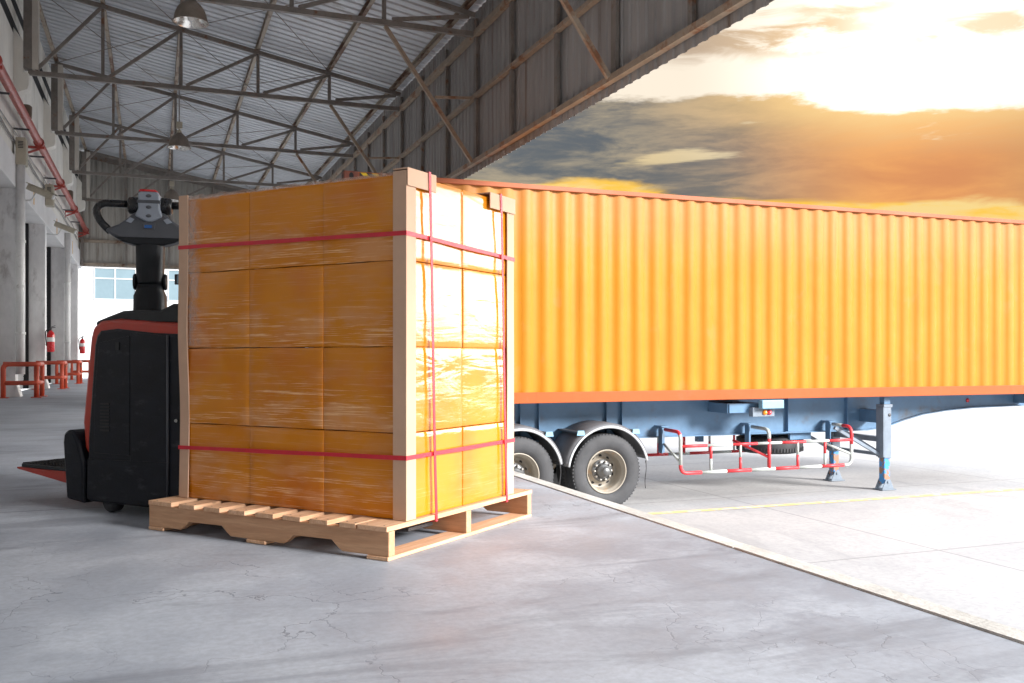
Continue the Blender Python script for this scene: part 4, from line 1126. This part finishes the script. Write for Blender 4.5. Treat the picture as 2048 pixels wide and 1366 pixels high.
# side guards (red and white)
def side_guard(yo, sg):
    """yo: outer plane, sg -1 for the near side"""
    gd = bpy.data.objects.new('side_guard', None); C.objects.link(gd); gd.parent = tr_
    yi = yo-sg*.42
    def striped(name, pts, r, seg_len=.30, start=0):
        # cut the polyline in alternating red and white runs
        P_ = [Vector(p) for p in pts]; mb = MB(); k = start; run = [P_[0]]; acc = 0.
        for a, b in zip(P_, P_[1:]):
            d = (b-a).length; pos = 0.
            while acc+d-pos >= seg_len:
                need = seg_len-acc; pos += need; p = a.lerp(b, pos/d); run.append(p)
                mb.mi = k % 2; mb.tube(run, r, 10); k += 1; run = [p]; acc = 0.
            acc += d-pos; run.append(b)
        if len(run) > 1 and (run[-1]-run[0]).length > .005: mb.mi = k % 2; mb.tube(run, r, 10)
        return mb.build(name, [MT['gred'], MT['gwhite']], gd)
    zt, zm, zb = -.325, -.525, -.905
    xs_ = [6.92, 7.42, 7.92, 8.42, 8.93, 9.43, 9.93]
    # end frame: comes out from its bracket, turns down, along the bottom and up again
    path = rounded([(6.92, yi, zt+.01), (6.92, yo, zt), (6.92, yo, zb), (9.93, yo, zb), (9.93, yo, zt), (9.93, yi, zt+.01)], .11, 6)
    striped('outer_frame', [q(*p) for p in path], .026, .42)
    striped('middle_rail', [q(6.92, yo, zm), q(9.93, yo, zm)], .022, .43)
    for i, x in enumerate(xs_[1:-1]):
        if x == 8.42:
            striped('post', [q(*p) for p in rounded([(x, yi, zt+.01), (x, yo, zt), (x, yo, zb)], .1, 6)], .026, .52, 1)
            striped('stay', [q(x-.34, yi+.0, zm+.02), q(x-.0, yo, zb+.17)], .02, 9)
        else:
            striped('post', [q(x, yo, zm), q(x, yo, zb)], .020, .19, i % 2)
    for x, dxx in ((6.92, -.10), (9.93, -.1)):
        striped('stay', [q(x-.02 if x < 8 else x-.5, yi if x < 8 else yo-sg*.2, zm-.0), q(x, yo, zb+.16)], .02, 9, 1)
    for x in (6.92, 8.42, 9.93):
        mb = MB(); ya, yc = sorted((yi, yi-sg*.1))
        mb.box(x-.05-OX, x-.035-OX, ya-OY, yc-OY, -.66-OZ, -.29-OZ); mb.box(x-.05-OX, x+.05-OX, min(yi-sg*.1, yi-sg*.11)-OY, max(yi-sg*.1, yi-sg*.11)-OY, -.66-OZ, -.28-OZ)
        ya, yc = sorted((yi, yi-sg*.3)); mb.box(x-.06-OX, x+.06-OX, ya-OY, yc-OY, -.278-OZ, -.265-OZ)
        mb.build('guard_bracket', MT['blue'], gd)
side_guard(11.30, -1)
side_guard(13.64, 1)
# spare wheel lying under the frame
M = Matrix.Translation(q(9.3, 12.47, -.66))
sp_ = bpy.data.objects.new('spare_wheel', None); C.objects.link(sp_); sp_.parent = tr_
mb = MB(); mb.lathe([(.30, .13), (.42, .135), (.49, .115), (.515, .09), (.52, 0), (.515, -.09), (.49, -.115), (.42, -.135), (.30, -.13)], M, 64)
for i in range(64):
    for zz_ in (-.07, .07): mb.box(.512, .5265, -.009, .009, zz_-.03, zz_+.03, M @ Matrix.Rotation(2*math.pi*(i+(.5 if zz_ > 0 else 0))/64, 4, 'Z'))
mb.build('tyre', MT['tyre'], sp_)
mb = MB(); mb.lathe([(.30, .12), (.27, .09), (.26, .02), (.1, .0), (.001, 0)], M, 40); mb.build('rim', MT['rim'], sp_)
mb = MB(); mb.box(8.95-OX, 9.65-OX, 12.0-OY, 12.94-OY, -.475-OZ, -.445-OZ); mb.box(9.2-OX, 9.4-OX, 12.37-OY, 12.57-OY, -.66-OZ, -.475-OZ); mb.box(9.3-OX, 9.7-OX, 11.95-OY, 12.0-OY, -.56-OZ, -.445-OZ); mb.build('carrier', MT['blue'], sp_)
# landing legs
for yy in (11.46, 12.62):
    lg = bpy.data.objects.new('landing_leg', None); C.objects.link(lg); lg.parent = tr_; lg.location = q(10.72, yy, YZ)
    ox = lambda a: a
    mb = MB(); mb.box(-.07, .07, -.075, .075, .50, 1.30); mb.build('outer_tube', MT['bluegrey'], lg, bevel=.01)
    mb = MB(); mb.box(-.09, .085, -.085, .085, 1.30, 1.345); mb.box(-.095, -.07, -.08, .08, .52, 1.30); mb.build('gearbox', MT['bluegrey'], lg, bevel=.004)
    mb = MB(); mb.box(-.055, .055, -.058, .058, .10, .50); mb.build('inner_tube', MT['legtube'], lg, bevel=.006)
    mb = MB(); mb.box(-.14, .14, -.11, .11, .006, .02)
    for s_ in (-1, 1): mb.prism([(-.115, .02), (.115, .02), (.045, .17), (-.045, .17)], s_*.075-.006, s_*.075+.006, 'y')
    mb.tube([(0, -.095, .13), (0, .095, .13)], .02, 10)
    mb.build('foot', MT['bluegrey'], lg, bevel=.003)
    mb = MB(); mb.bar((-.09, .03, .56), (-.95, .03, 1.0), .045, .045); mb.bar((-.02, .09, .58), (-.5, .5 if yy < 12 else -.5, .98), .04, .04); mb.build('brace', MT['bluegrey'], lg)
    mb = MB(); mb.lathe([(.026, 0), (.026, .006), (.001, .006)], Matrix.Translation((.03, -.076, 1.18)) @ Matrix.Rotation(R(90), 4, 'X'), 16); mb.build('crank_socket', MT['dark_steel'], lg)
mb = MB(); mb.box(10.66-OX, 10.78-OX, 11.55-OY, 12.54-OY, -.60-OZ, -.52-OZ); mb.bar(q(10.72, 11.55, -.8), q(10.72, 12.54, -.8), .05, .05); mb.build('leg_cross_tube', MT['bluegrey'], tr_)
mb = MB(); mb.box(10.64-OX, 10.80-OX, 11.52-OY, 11.92-OY, -.30-OZ, -.10-OZ); mb.box(10.66-OX, 10.78-OX, 11.40-OY, 11.5-OY, .0-OZ, top_z-.002-OZ); mb.build('leg_mount', MT['blue'], tr_)
